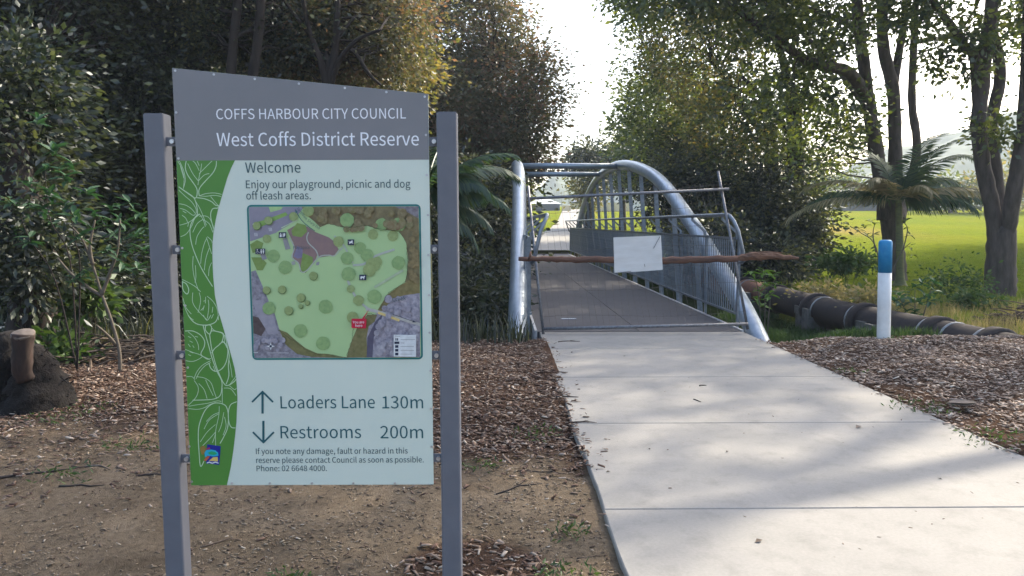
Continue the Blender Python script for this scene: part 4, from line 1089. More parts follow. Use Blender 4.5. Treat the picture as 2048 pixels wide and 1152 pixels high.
tree('riverbank_tree', 'tree added behind the riverbank cluster to shade the far path', 'tree', b_, [b_, b_ + Vector((0, 0, 4)), b_ + Vector((.3, 0, 7))], [.35, .28, .15], [], [((10.5, 48, 8), (3.6, 4, 3.4), 260), ((8.8, 45, 5.2), (2.0, 2.5, 2), 90)], 40, .35, .26, M['lf_mid'], M['bark_dark'], ntw=30, asp=.55)

# ------------------------------------------------------------------ left forest
def Lf(px, py, Y): return P(px, py, Y)
def ftree(lab, px, Y, toppx, blobs, mat, size=0.11, per=60, spread=0.24, r=0.16, extra=(), ntw=60, asp=0.5, bark='bark_dark', shell=.35, group='trees behind the sign'):
    b0 = gbase(px, Y)
    tree('creek_tree', lab, 'tree', b0, [b0] + [P(x, y, Y) for x, y in toppx], [r*1.4, r, r*.8, r*.5][:len(toppx)+1], extra, blobs, per, spread, size, M[mat], M[bark], group=group, ntw=ntw, asp=asp, shell=shell)
ftree('big round-crowned autumn-tinted tree behind the right sign post, against the sky gap', 860, 30, [(860, 380), (850, 250), (830, 120)],
      [pb(930, 60, 30, (140, 110), 230, 2.2), pb(1005, 165, 30, (112, 110), 210, 1.8), pb(1015, 265, 29.5, (105, 75), 150, 1.5), pb(880, 200, 29, (130, 110), 210, 2), pb(945, 330, 29.5, (110, 60), 110, 1.5), pb(900, -60, 30, (130, 70), 90, 2), pb(1070, 338, 29, (42, 20), 14, .5), pb(1115, 195, 30, (34, 30), 9, .5)],
      'lf_aut', 0.155, 62, 0.3, r=0.25, ntw=240,
      extra=[([P(850, 260, 30), P(920, 180, 29.5), P(1000, 130, 29)], .15, .05), ([P(855, 300, 30), P(940, 250, 29.5), P(1050, 220, 29)], .14, .05), ([P(840, 200, 30), P(800, 100, 30), P(780, 10, 30)], .14, .05)])
ftree('dark multi-stemmed tree showing branching trunks above the top right corner of the sign', 668, 13.5, [(665, 300), (660, 180), (652, 110)],
      [pb(620, 70, 14.5, (130, 90), 170), pb(740, 40, 14.5, (120, 90), 150), pb(700, 160, 15, (100, 60), 70)],
      'lf_aut', 0.09, 50, 0.2, r=0.10, ntw=110,
      extra=[([P(655, 180, 13.5), P(640, 120, 13.4), P(618, 60, 13.3), P(600, -30, 13.2)], .07, .03), ([P(660, 160, 13.5), P(672, 80, 13.5), P(676, -20, 13.6)], .075, .045),
             ([P(662, 170, 13.5), P(680, 120, 13.3), P(715, 80, 13.1), P(760, 60, 13)], .05, .025), ([P(665, 140, 13.5), P(700, 98, 13.4), P(740, 150, 13.2), P(762, 170, 13.2)], .04, .02), ([P(620, 70, 13.3), P(590, 30, 13.3), P(560, -10, 13.4)], .04, .02)])
ftree('tree with twin dark straight trunks rising above the sign top left half', 470, 13, [(465, 300), (462, 150), (476, 0), (484, -80)],
      [pb(430, 40, 14, (120, 90), 170), pb(560, 60, 14, (110, 90), 140), pb(480, -80, 14, (170, 70), 120)],
      'lf_dark', 0.09, 50, 0.2, r=0.09, ntw=80, extra=[([P(478, 340, 13), P(506, 150, 13), P(518, 60, 13), P(524, -60, 13)], .09, .07), ([P(462, 150, 13), P(463, 100, 13), P(480, 70, 13), P(500, 62, 13)], .04, .03)])
ftree('golden backlit tree glimpsed behind the branching trunks above the sign', 600, 22, [(600, 300), (600, 150)],
      [pb(560, 90, 22, (160, 130), 330), pb(720, 130, 22, (150, 110), 300), pb(640, -30, 23, (220, 90), 220)], 'lf_yel', 0.15, 46, 0.28, r=0.2)
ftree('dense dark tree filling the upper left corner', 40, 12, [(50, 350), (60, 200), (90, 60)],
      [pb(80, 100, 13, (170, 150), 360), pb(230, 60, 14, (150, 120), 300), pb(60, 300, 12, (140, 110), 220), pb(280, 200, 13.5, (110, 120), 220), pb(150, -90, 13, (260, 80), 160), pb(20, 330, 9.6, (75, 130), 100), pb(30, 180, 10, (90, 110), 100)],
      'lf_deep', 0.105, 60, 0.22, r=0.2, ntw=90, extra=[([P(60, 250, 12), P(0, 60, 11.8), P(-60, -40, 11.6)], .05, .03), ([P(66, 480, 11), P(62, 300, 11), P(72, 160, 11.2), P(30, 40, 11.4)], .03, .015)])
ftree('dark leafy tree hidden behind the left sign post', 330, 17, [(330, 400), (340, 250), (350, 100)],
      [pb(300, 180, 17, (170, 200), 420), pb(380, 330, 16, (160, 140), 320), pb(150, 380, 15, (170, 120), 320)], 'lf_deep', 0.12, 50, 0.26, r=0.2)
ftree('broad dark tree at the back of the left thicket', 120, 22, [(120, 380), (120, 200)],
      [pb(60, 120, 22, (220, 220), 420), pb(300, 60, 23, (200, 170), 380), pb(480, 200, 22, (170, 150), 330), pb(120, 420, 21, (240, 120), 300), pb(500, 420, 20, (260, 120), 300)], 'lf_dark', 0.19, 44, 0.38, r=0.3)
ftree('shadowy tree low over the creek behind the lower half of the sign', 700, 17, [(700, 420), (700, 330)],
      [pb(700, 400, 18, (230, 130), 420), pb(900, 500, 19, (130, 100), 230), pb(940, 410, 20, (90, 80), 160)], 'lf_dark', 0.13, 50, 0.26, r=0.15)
# backdrop woods closing the far side of the creek on the left
for lab, px, Y, mat_, bl_ in (('tall dark wood-edge tree far behind the left post of the sign', 250, 34, 'lf_dark', [pb(150, 250, 34, (300, 280), 420)]),
                        ('tall dark wood-edge tree far behind the sign board', 600, 34, 'lf_dark', [pb(560, 280, 34, (260, 250), 420)]),
                        ('shaded wood-edge tree far behind the right sign post', 860, 33, 'lf_dark', [pb(860, 330, 33, (150, 170), 300), pb(960, 440, 33, (55, 60), 80)])):
    b0 = gbase(px, Y)
    tree('wood_edge_tree', lab, 'tree', b0, [b0, P(px, 350, Y), P(px, 200, Y)], [.35, .3, .2], [], bl_, 40, 0.6, 0.34, M[mat_], M['bark_dark'], ntw=20, asp=0.6, shell=.2)
# creek-bank vegetation seen between sign post and arch
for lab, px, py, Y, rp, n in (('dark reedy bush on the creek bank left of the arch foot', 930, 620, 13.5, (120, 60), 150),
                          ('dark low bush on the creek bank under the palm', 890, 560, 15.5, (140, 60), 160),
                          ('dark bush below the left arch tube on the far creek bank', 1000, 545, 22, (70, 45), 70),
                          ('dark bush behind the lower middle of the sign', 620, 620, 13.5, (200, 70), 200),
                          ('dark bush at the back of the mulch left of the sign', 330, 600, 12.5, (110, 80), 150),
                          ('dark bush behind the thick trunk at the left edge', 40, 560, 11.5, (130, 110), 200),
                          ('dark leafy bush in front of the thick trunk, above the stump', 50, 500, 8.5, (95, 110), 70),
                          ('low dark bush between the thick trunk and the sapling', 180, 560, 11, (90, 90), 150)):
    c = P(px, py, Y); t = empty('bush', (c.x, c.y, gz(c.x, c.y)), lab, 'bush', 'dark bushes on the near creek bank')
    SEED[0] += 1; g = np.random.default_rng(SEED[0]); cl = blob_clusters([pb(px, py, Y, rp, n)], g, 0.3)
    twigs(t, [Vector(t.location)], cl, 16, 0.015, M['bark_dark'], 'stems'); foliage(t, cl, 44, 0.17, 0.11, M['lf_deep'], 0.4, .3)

# thick dark trunk at the left edge
b0 = P(62, 690, 9.3); b0.z = gz(b0.x, b0.y)
t = empty('old_tree', b0, 'thick dark trunk rising at the left edge behind the charred stump', 'tree')
mb = MB(); Yt = 9.3
mb.tube(smooth3([b0 + Vector((0,0,-.2)), b0 + Vector((0, 0, .1)), P(64, 560, Yt), P(55, 470, Yt), P(35, 380, Yt), P(5, 270, Yt+.2), P(-60, 100, Yt+.4)], 4), [0.36, .31, .29, .28, .27, .27, .26, .25, .27, .27, .27, .26, .26, .25, .25, .24, .23, .22, .22, .21, .21, .2, .2, .2, .2][:25], 16, jit=0.07)
mb.build('trunk', M['bark_dark'], t, True)

# ------------------------------------------------------------------ stump
sb = G(50, 806, 0); sb.z = gz(sb.x, sb.y)
st = empty('tree_stump', sb, 'charred fibrous stump with one pale sawn reddish stub at the left edge', 'tree stump')
mb = MB()
def blobtube(pts, rr, n=18, jit=.12): mb.tube(smooth3(pts, 4), list(np.interp(np.linspace(0, 1, (len(pts)-1)*4+1), np.linspace(0, 1, len(rr)), rr)), n, jit=jit)
blobtube([sb + Vector((.10, 0, -.1)), sb + Vector((.10, .02, .12)), sb + Vector((.08, .03, .3)), sb + Vector((.02, .04, .46)), sb + Vector((0, .04, .5))], [.30, .25, .17, .11, .02], 26, .16)
blobtube([sb + Vector((-.22, .1, -.1)), sb + Vector((-.22, .12, .2)), sb + Vector((-.2, .12, .42)), sb + Vector((-.18, .12, .58)), sb + Vector((-.18, .12, .62))], [.26, .24, .18, .1, .02], 26, .16)
blobtube([sb + Vector((.26, .05, -.1)), sb + Vector((.25, .05, .08)), sb + Vector((.2, .05, .2)), sb + Vector((.2, .05, .24))], [.15, .12, .06, .01], 20, .2)
for k in range(420):
    a = random.uniform(0, 6.28); h = random.uniform(0, .48); r_ = .30 - h*.42
    p = sb + Vector((.06 + r_*math.cos(a) - .1*(k % 3 == 0), .05 + r_*.8*math.sin(a), h)); d = Vector((math.cos(a)*.25, math.sin(a)*.25, random.uniform(-.9, .4))).normalized() * random.uniform(.04, .12)
    mb.tube([p, p + d*.6 + Vector((0, 0, -.01)), p + d + Vector((0, 0, -.03))], [.006, .005, .002], 4, False)
mb.build('charred_bark', M['char'], st, True)
c1 = P(44, 735, sb.y - .2); c2 = P(46, 668, sb.y - .2)
mb = MB(); mb.tube(smooth3([c1 + Vector((0, .03, -.1)), c1, c1.lerp(c2, .5), c2], 3), list(np.linspace(.066, .082, 10)), 22, jit=.13); stub = mb.build('sawn_stub', M['stumpwood'], st, True)
mb = MB(); up_ = (c2 - c1).normalized() + Vector((0, -.35, 0)); up_.normalize()
mb.tube([c2 - up_*.012, c2 + up_*.006, c2 + up_*.009], [.086, .088, .08], 20); mb.build('cut_face', M['cutwood'], stub, True)

# ------------------------------------------------------------------ palms
def frond(parent, root, az, el, L, mat, droop=1.0, n=44, ll=0.5, hang=0.5):
    pts = []; p = Vector(root); e_ = el; N = 14
    for i in range(N + 1):
        pts.append(p.copy()); d = Vector((math.sin(az) * math.cos(e_), math.cos(az) * math.cos(e_), math.sin(e_))); p = p + d * L / N
        e_ -= droop * (0.4 + 1.4 * i / N) / N
    mb = MB(); mb.tube(pts, [0.016 * (1 - .8 * i / N) + .003 for i in range(N + 1)], 5)
    for k in range(n):
        t = 0.12 + 0.88 * k / n; f_ = t * N; i = min(N - 1, int(f_)); q = pts[i].lerp(pts[i+1], f_ - i); d = (pts[i+1] - pts[i]).normalized()
        sd = d.cross(Vector((0, 0, 1)));
        if sd.length < .05: sd = Vector((1, 0, 0))
        sd.normalize(); nrm = sd.cross(d)
        for s_ in (-1, 1):
            l_ = ll * math.sin(min(1, .25 + t * 1.1) * math.pi * .72 + .25) * random.uniform(.85, 1.1)
            l_ = max(l_, .12)
            dr = (sd * s_ * (1 - hang * .5) + d * (.45 + .4*t) + nrm * .25 + Vector((0, 0, -hang * random.uniform(.7, 1.2)))).normalized()
            w_ = 0.03; m_ = q + dr * l_ * .5; e2 = q + dr * l_ + Vector((0, 0, -hang * l_ * .3))
            wv = d * w_
            mb.add([q - wv*.4, q + wv*.4, m_ + wv, e2, m_ - wv], [(0, 1, 2, 4), (4, 2, 3)])
    return mb.build('frond', mat, parent)
pc = P(1797, 400, 21.5); pbse = Vector((P(1800, 560, 21.5).x, 21.5, 0)); pbse.z = gz(pbse.x, pbse.y)
palm = empty('palm_tree', pbse, 'young slender palm with drooping fronds in front of the many-limbed tree', 'palm')
mb = MB(); mb.tube(smooth3([pbse, pbse + Vector((0,0,.3)), P(1799, 470, 21.5), pc], 4), [.22, .18, .16, .13, .11, .1, .1, .1, .095, .09, .085, .08, .07], 12); mb.build('trunk', M['palm_trunk'], palm, True)
for az, el, L, mt_, dr, hg in ((-80, 30, 2.7, 'palm_dry', 1.1, .5), (-95, 8, 3.3, 'palm_dry', .8, .6), (-88, 18, 2.6, 'palm', 1.0, .6), (85, 62, 2.6, 'palm', .9, .35), (70, 35, 2.5, 'palm', 1.1, .8), (95, 14, 2.9, 'palm', .9, .8), (60, 66, 3.0, 'palm', 1.1, .35), (100, 30, 1.6, 'palm', 1.2, .9),
                          (-35, 70, 2.2, 'palm', 1.0, .35), (75, 50, 3.1, 'palm', 1.2, .5), (105, 22, 2.7, 'palm_dry', 1.1, .8), (60, 55, 1.9, 'palm', 1.0, .5), (-120, 50, 1.6, 'palm_dry', 1.5, .6), (170, 40, 1.5, 'palm_dry', 1.6, .6), (120, 15, 1.9, 'palm', 1.0, .9), (-10, 30, 2.0, 'palm', 1.2, .8)):
    frond(palm, pc, R(az), R(el), L, M[mt_], dr, 50, 0.62, hg)
pc = P(850, 385, 12.6); pbse = Vector((pc.x, 12.6, gz(pc.x, 12.6)))
palm = empty('palm_tree', pbse, 'dark green palm drooping over the creek behind the right sign post', 'palm')
mb = MB(); mb.tube([pbse, pc], [.14, .09], 12); mb.build('trunk', M['palm_trunk'], palm, True)
for az, el, L, dr, hg in ((95, 42, 1.6, .9, .55), (100, 12, 1.35, .9, .9), (80, -10, 1.15, .7, 1.0), (-90, 40, 2.0, 1.2, .6), (-70, 10, 2.0, 1, .8), (160, 40, 1.4, 1.4, .7), (10, 50, 2, 1, .6), (60, 35, 1.9, 1.2, .7), (110, 30, 1.15, 1.3, .9), (90, -30, 1.1, .6, 1.0), (-110, 60, 2.0, 1.1, .5)):
    frond(palm, pc, R(az), R(el), L, M['palm'], dr, 50, 0.42, hg)

# ------------------------------------------------------------------ broad-leaved shrubs with single leaves
_lm = {}
def broadleaf(mat):
    if mat not in _lm:
        q = MB(); n = 6; vs = []; fs = []
        for i in range(n + 1):
            t = i / n; w_ = 0.16 * math.sin(math.pi * min(1, t ** .8)) + .004; z = -.25 * t * t
            vs += [(-w_, t, z + .05 * (w_ > .05)), (0, t, z), (w_, t, z + .05 * (w_ > .05))]
            if i: a = 3*i; fs += [(a-3, a-2, a+1, a), (a-2, a-1, a+2, a+1)]
        q.add(vs, fs); _lm[mat] = q.mesh('leaf', M[mat])
    return _lm[mat]
def rosette(parent, c, n, L, mat, spread=1.0):
    rl = Vector(root_loc(parent)); me = broadleaf(mat)
    for k in range(n):
        o = bpy.data.objects.new('leaf', me); COL.objects.link(o); o.parent = parent
        a = k * 2.4 + random.uniform(-.3, .3); l_ = L * random.uniform(.65, 1.15)
        o.location = Vector(c) - rl + Vector((0, 0, random.uniform(-.05, .03)))
        o.rotation_euler = (R(random.uniform(-25, 55)), R(random.uniform(-20, 20)), a); o.scale = (l_ * 1.15, l_, l_)
def shrub(lab, basep, stems, tips, L, mat, nl=8, group=None, bark='bark_pale', sr=.012, name='broadleaf_shrub'):
    t = empty(name, basep, lab, 'shrub', group); mb = MB()
    for s_ in stems: mb.tube(smooth3(s_, 4), [sr * (1 - .6 * i / ((len(s_)-1)*4)) for i in range((len(s_)-1)*4+1)] if len(s_) > 2 else [sr*(1-.1*i) for i in range(5)], 7)
    mb.build('stems', M[bark], t, True)
    for c in tips: rosette(t, c, nl, L, mat)
    return t
s0 = P(150, 640, 7.9); s0.z = gz(s0.x, s0.y)
tips = [P(x, y, 7.9 + random.uniform(-.4, .5)) for x, y in ((95,335),(60,370),(130,355),(100,385),(45,420),(150,430),(105,450),(30,455),(60,480),(130,410),(175,385),(20,400),(85,420),(160,470),(75,240),(110,300),(135,330))]
shrub('broad-leaved shrub with glossy leaf rosettes in front of the thick left trunk', s0, [[s0, P(140, 520, 7.9), P(100, 440, 7.9), P(90, 340, 7.9)], [s0, P(160, 540, 7.9), P(150, 480, 7.9), P(140, 420, 7.9)], [s0, P(110, 560, 7.9), P(60, 480, 7.9), P(40, 430, 7.9)]], tips, 0.155, 'lf_blue', 9, bark='bark_dark', sr=.009)
s0 = G(240, 745, 0); s0.z = gz(s0.x, s0.y); Ys = s0.y
tips = [P(x, y, Ys + random.uniform(-.3, .4)) for x, y in ((225,415),(260,410),(240,440),(280,430),(205,445),(230,470),(270,470),(255,500),(215,500),(190,425),(285,460),(245,530),(150,560),(170,545),(275,540),(290,500))]
shrub('slender sapling with bare forked stem and leafy top just left of the sign', s0, [[s0, P(238, 700, Ys), P(222, 640, Ys), P(204, 590, Ys), P(185, 530, Ys), P(165, 480, Ys), P(145, 455, Ys)], [P(203, 592, Ys), P(170, 570, Ys), P(140, 545, Ys), P(115, 515, Ys)], [P(203, 590, Ys), P(220, 545, Ys), P(235, 500, Ys), P(240, 440, Ys)], [P(232, 690, Ys), P(215, 670, Ys-.1), P(195, 652, Ys-.2)], [P(185, 530, Ys), P(180, 490, Ys), P(190, 440, Ys)]], tips, 0.14, 'lf_blue', 8, sr=.02)
s0 = P(1530, 640, 12.6); s0.z = gz(s0.x, s0.y)
tips = [P(x, y, 12.6 + random.uniform(-.2, .2)) for x, y in ((1528,545),(1545,552),(1512,560),(1535,570),(1520,580),(1550,568),(1505,545),(1540,590),(1515,598),(1528,610))]
shrub('bright green leafy plant growing between the bridge end and the pipe', s0, [[s0, P(1530, 600, 12.6), P(1528, 550, 12.6)], [s0, P(1540, 600, 12.6), P(1548, 560, 12.6)], [s0, P(1518, 600, 12.6), P(1510, 555, 12.6)]], tips, 0.16, 'lf_brt', 8)
s0 = P(1832, 665, 12.8); s0.z = gz(s0.x, s0.y)
tips = [P(x, y, 12.8 + random.uniform(-.3, .3)) for x, y in ((1812,585),(1830,575),(1850,590),(1820,600),(1840,605),(1860,600),(1805,610),(1830,620),(1845,565),(1870,585),(1800,590),(1775,585),(1790,600),(1868,562),(1835,635),(1820,640))]
shrub('round leafy green plant beyond the pipe right of the painted post', s0, [[s0, P(1830, 620, 12.8), P(1830, 580, 12.8)], [s0, P(1850, 620, 12.8), P(1862, 580, 12.8)], [s0, P(1810, 620, 12.8), P(1795, 590, 12.8)]], tips, 0.17, 'lf_blue', 8)
s0 = P(1757, 600, 17); s0.z = gz(s0.x, s0.y)
tips = [P(x, y, 17 + random.uniform(-.3, .3)) for x, y in ((1697,452),(1718,462),(1740,440),(1728,455),(1750,448),(1808,455),(1820,470),(1822,492),(1826,512),(1748,468),(1812,440),(1735,470))]
shrub('thin wiry sapling with sparse leaves growing behind the blue post top', s0, [[s0, P(1757, 520, 17), P(1745, 482, 17), P(1722, 466, 17), P(1700, 452, 17)], [P(1752, 505, 17), P(1746, 470, 17), P(1750, 445, 17)], [s0, P(1785, 540, 17), P(1806, 500, 17), P(1822, 485, 17)], [P(1806, 500, 17), P(1815, 460, 17), P(1808, 445, 17)]], tips, 0.15, 'lf_mid', 5, sr=.016)
def small_bush(lab, px, py, Y, rp, n, mat, size=0.09, per=22, sp=.1, group=None, asp=.5):
    c = P(px, py, Y); t = empty('shrub', (c.x, c.y, gz(c.x, c.y)), lab, 'shrub', group)
    SEED[0] += 1; g = np.random.default_rng(SEED[0]); cl = blob_clusters([pb(px, py, Y, rp, n)], g, 0.2)
    twigs(t, [Vector(t.location)], cl, 12, 0.008, M['bark_pale'], 'stems'); foliage(t, cl, per, sp, size, M[mat], asp, .1)
small_bush('soft green bush beyond the pipe, between the log end and the painted post', 1690, 525, 19, (60, 22), 60, 'weed', .13)
small_bush('low leafy weed at the foot of the painted post, behind the pipe', 1740, 600, 14, (45, 22), 30, 'grass_dry')
small_bush('straggly pale weed left of the forked tree base', 1910, 560, 16, (60, 32), 34, 'weed')
small_bush('dry yellowish weed clump behind the pipe near the joint', 1650, 590, 16, (60, 20), 40, 'grass_dry')
small_bush('low green weed at the foot of the forked tree', 1945, 600, 15, (50, 18), 30, 'weed')
small_bush('yellow backlit bush glimpsed between the sapling and the left sign post', 278, 490, 14.5, (26, 45), 40, 'lf_brt', .14, asp=.45)
small_bush('small fern-like plant right of the charred stump', 115, 700, 8.4, (50, 18), 26, 'weed', .1)
small_bush('small fern growing in the litter beside the sapling base', 175, 590, 9.0, (45, 45), 30, 'weed', .12)

# ------------------------------------------------------------------ stick heaps
def heap(name, lab, cx, cy, rx, ry, h, n, mats, lmin=.2, lmax=.8, r=.012):
    t = empty(name, (cx, cy, gz(cx, cy)), lab, 'brush pile')
    for mt_ in mats:
        mb = MB()
        for k in range(n):
            a = random.uniform(0, 6.28); q = random.random() ** .5
            x, y = cx + rx*q*math.cos(a), cy + ry*q*math.sin(a); z = gz(x, y) + random.uniform(0.0, h) * (1 - q)
            l_ = random.uniform(lmin, lmax); b_ = random.uniform(0, 6.28); e_ = random.uniform(-.25, .35)
            d = Vector((math.cos(b_)*math.cos(e_), math.sin(b_)*math.cos(e_), math.sin(e_)))
            p0 = Vector((x, y, z)) - d*l_/2; p1 = p0 + d*l_
            p0.z = max(p0.z, gz(p0.x, p0.y)); p1.z = max(p1.z, gz(p1.x, p1.y))
            rr = r * random.uniform(.4, 1.3); mb.tube([p0, p0.lerp(p1, .5) + Vector((0, 0, random.uniform(-.03, .04))), p1], [rr, rr*.9, rr*.4], 5)
        mb.build('sticks', M[mt_], t)
heap('brush_heap', 'heap of dead branches and litter behind the stump and sapling', -4.35, 8.7, 1.0, .5, .4, 90, ['stick', 'stick_dark'])
heap('brush_heap', 'dead branches lying at the back of the mulch beside the left sign post', -3.4, 9.3, .9, .4, .25, 50, ['stick', 'stick_dark'])
c = P(2030, 620, 13.2)
heap('brush_heap', 'pile of brown cut branches at the right edge beyond the pipe', c.x+.1, 13.2, .7, .5, .5, 120, ['stick', 'stumpwood'], .2, .7, .01)
def fallen(name, lab, cat, px, py, L, ang, r, mat, z=None, group=None, bend=.1, fork=False):
    c = G(px, py, 0 if z is None else z); r *= .45 if z is None else 1; L *= .6 if z is None else 1; zz = (gz(c.x, c.y) if z is None else z) + r*.8
    d = Vector((math.cos(ang), math.sin(ang), 0)); s_ = Vector((-d.y, d.x, 0))
    pts = [Vector((c.x, c.y, zz)) + d*(t-.5)*L + s_*bend*L*math.sin(t*math.pi)*random.uniform(.6, 1.2) for t in (0, .25, .5, .75, 1)]
    pts = [pts[0]] + [p + s_*random.gauss(0, .035)*L + d*random.gauss(0, .02)*L for p in pts[1:]]
    if z is None:
        for p in pts: p.z = gz(p.x, p.y) + r*.8
    mb = MB(); mb.tube(pts, [r, r, r*.9, r*.7, r*.4], 7, jit=.1)
    if fork: mb.tube([pts[2], pts[2] + d*L*.2 + s_*L*.18, pts[2] + d*L*.34 + s_*L*.2], [r*.6, r*.5, r*.2], 5)
    o = mb.build(name, M[mat], None, True, off=tuple(pts[0])); tag(o, lab, cat, group)
gs = 'fallen sticks on the bare ground and mulch'
for a in (('long dark stick lying on the dirt at the far left', 50, 940, 1.0, .35, .02, 'stick_dark'), ('short thick dark stick on the dirt left of the sign', 160, 958, .42, -.02, .014, 'stick_dark'),
          ('pale bark strip on the mulch edge left of the sign', 195, 925, .3, -.2, .014, 'cutwood'), ('dark stick touching the foot of the left sign post', 300, 938, .25, 0, .014, 'stick_dark'),
          ('crooked stick below the sign board', 440, 1070, .3, .45, .010, 'stick'), ('forked stick on the dirt between sign and path', 1040, 965, .5, .4, .011, 'stick_dark'),
          ('thin straight stick on the dirt between sign and path', 1080, 935, .5, -.05, .008, 'stick_dark'), ('small twig on the dirt nearest the path edge', 1180, 1095, .2, -.05, .006, 'stick'),
          ('twig on the mulch near the arch foot', 1095, 835, .3, -.9, .01, 'stick'), ('curved twig by the mulch edge in front of the right sign post', 985, 905, .25, -1.0, .009, 'stick')):
    fallen('fallen_stick', a[0], 'stick', *a[1:6], a[6], group=gs, fork='forked' in a[0])
gp = 'twigs and leaves on the concrete path'
fallen('twig', 'curled twig lying on the path just before the fence panel', 'twig', 1138, 684, .28, .1, .006, 'stick_dark', 0.0, gp, .25, True)
fallen('twig', 'short dark stick in the middle of the path', 'twig', 1395, 802, .11, -1.2, .005, 'stick_dark', 0.0, gp, .05)
fallen('twig', 'small crooked twig near the left half of the second joint', 'twig', 1406, 772, .07, .3, .006, 'stick_dark', 0.0, gp, .3)
fallen('twig', 'twigs lying over the left path edge at the joint', 'twig', 1165, 846, .18, .1, .006, 'stick_dark', 0.0, gp, .2, True)
fallen('twig', 'thin twig on the path at its left edge by the mulch', 'twig', 1135, 795, .2, -.1, .006, 'stick_dark', 0.0, gp, .1)
fallen('twig', 'thin stick near the left path edge before the bridge', 'twig', 1120, 745, .16, -.1, .005, 'stick_dark', 0.0, gp, .1)
for lab, px, py, L, mt_ in (('pale curled leaf on the right half of the path', 1712, 857, .075, 'cutwood'), ('small brown leaf on the path near the bottom of the picture', 1510, 1086, .05, 'stick'), ('dark leaf speck on the path right of the centre', 1452, 905, .03, 'stick_dark'),
                        ('small dark leaf on the left side of the path', 1212, 945, .03, 'stick_dark'), ('tiny leaf on the near right of the path', 1885, 960, .03, 'stick_dark'), ('dark leaf near the mulch on the first slab', 1142, 706, .05, 'stick_dark'), ('small leaf on the path beside the left joint end', 1300, 900, .03, 'stick_dark')):
    c = G(px, py, 0); mb = MB(); a = random.uniform(0, 3)
    ds = Vector((math.cos(a), math.sin(a), 0)); s_ = Vector((-ds.y, ds.x, 0)); h = Vector((0, 0, L*.22))
    o0 = Vector((c.x, c.y, .002)); q = [o0, o0 + ds*L*.5 + s_*L*.28 + h, o0 + ds*L + h*.3, o0 + ds*L*.5 - s_*L*.28 + h*.8, o0 + ds*L*.5 + Vector((0,0,.001))]
    mb.add(q, [(0, 1, 4), (1, 2, 4), (2, 3, 4), (3, 0, 4)]); tag(mb.build('fallen_leaf', M[mt_], None, off=tuple(o0)), lab, 'leaf', gp)
# strip lying on the deck
c = G(1137, 638, 0.0); mb = MB(); mb.box(c.x - .12, c.x + .12, c.y - .05, c.y + .05, .001, .008)
sp_ = mb.build('drain_strip', simple('bluish_plastic', (.12, .17, .24), (.09, .13, .2), 30, .5), None, off=(c.x, c.y, .001)); tag(sp_, 'small blue-grey slotted strip lying on the bridge deck', 'strip')
sp_.rotation_euler.z = .06
for k in range(8):
    mb = MB(); x = c.x - .105 + k*.03; mb.box(x - .011, x + .011, c.y - .04, c.y - .005, .0085, .0105); o = mb.build('slot', M['white'], None, off=(c.x, c.y, .001)); o.location = (0, 0, 0); o.parent = sp_
# pale paper scrap on right mulch
c = G(1925, 812, .03); mb = MB(); mb.add([(c.x-.13, c.y, c.z+.03), (c.x, c.y-.06, c.z+.035), (c.x+.13, c.y+.01, c.z+.03), (c.x, c.y+.08, c.z+.045)], [(0, 1, 2, 3)]); mb.add([(c.x-.13, c.y, c.z+.02), (c.x, c.y-.06, c.z+.015), (c.x+.13, c.y+.01, c.z+.02), (c.x, c.y+.08, c.z+.025)], [(0, 3, 2, 1)])
tag(mb.build('bark_slab', M['cutwood'], None, off=tuple(c)), 'pale flat piece of bark on the mulch right of the path', 'bark')

# ------------------------------------------------------------------ mulch chips, litter, grass
def chips(name, n, xr, yr, dens, size, mat, lab, lift=0.012, hmul=1.0, edge=0.0):
    g = np.random.default_rng(len(name) + n)
    x = g.uniform(*xr, n); y = g.uniform(*yr, n)
    keep = g.random(n) < dens(x, y); x = x[keep]; y = y[keep]; n = len(x)
    z = ground_z(x, y)
    z = np.where((x > 0.52) & (x < 3.42) & (y < 10.7), 0.0, z) + g.random(n) * lift
    a = g.uniform(0, 2*np.pi, n); L = size * (0.5 + g.random(n)**2 * 1.3); W_ = L * g.uniform(.25, .55, n); Hh = W_ * g.uniform(.15, .4, n) * hmul
    tx = g.normal(0, .28, n); ty = g.normal(0, .2, n)
    loc = np.array([(-.5,-.5,0),(.5,-.4,0),(.5,.45,0),(-.5,.5,0),(-.3,0,1),(.32,.05,1)])
    lx = loc[:, 0][None]*L[:, None]; ly = loc[:, 1][None]*W_[:, None]; lz = loc[:, 2][None]*Hh[:, None]
    lz = lz + lx*np.tan(tx)[:, None]*.6 + ly*np.tan(ty)[:, None] + np.abs(tx)[:, None]*L[:, None]*.3
    ca_, sa = np.cos(a)[:, None], np.sin(a)[:, None]
    v = np.stack([x[:, None] + lx*ca_ - ly*sa, y[:, None] + lx*sa + ly*ca_, z[:, None] + lz], -1).reshape(-1, 3)
    i = np.arange(n)[:, None]*6
    f = np.concatenate([i + t for t in ([0,1,5],[0,5,4],[2,3,4],[2,4,5],[1,2,5],[3,0,4],[0,3,2],[0,2,1])], 1).reshape(-1, 3)
    o = npmesh(name, v, f, mat); tag(o, lab, 'ground litter', kind='stuff'); return o
def d_mulch(x, y):
    far = y > 10.05 + 0.1*np.sin(x*3)
    on = (x > .55) & (x < 3.39)
    d = mulch_mask(x, y) * (0.72 + .5*vn(x, y, .5, 31))
    strewn = np.where(on, np.exp(-np.minimum(x - .55, 3.39 - x)/.05)*.5*(y > 4.6)*(y<10.5), 1)
    d = np.where(on, strewn, d)
    gap = (x > 3.39) & (x < 3.75) & (vn(x, y, .5, 33) > .5); d = np.where(gap, d*.35, d)
    return np.where(far, 0, d) * np.clip(1.25 - (y - 4)*.06, .6, 1)
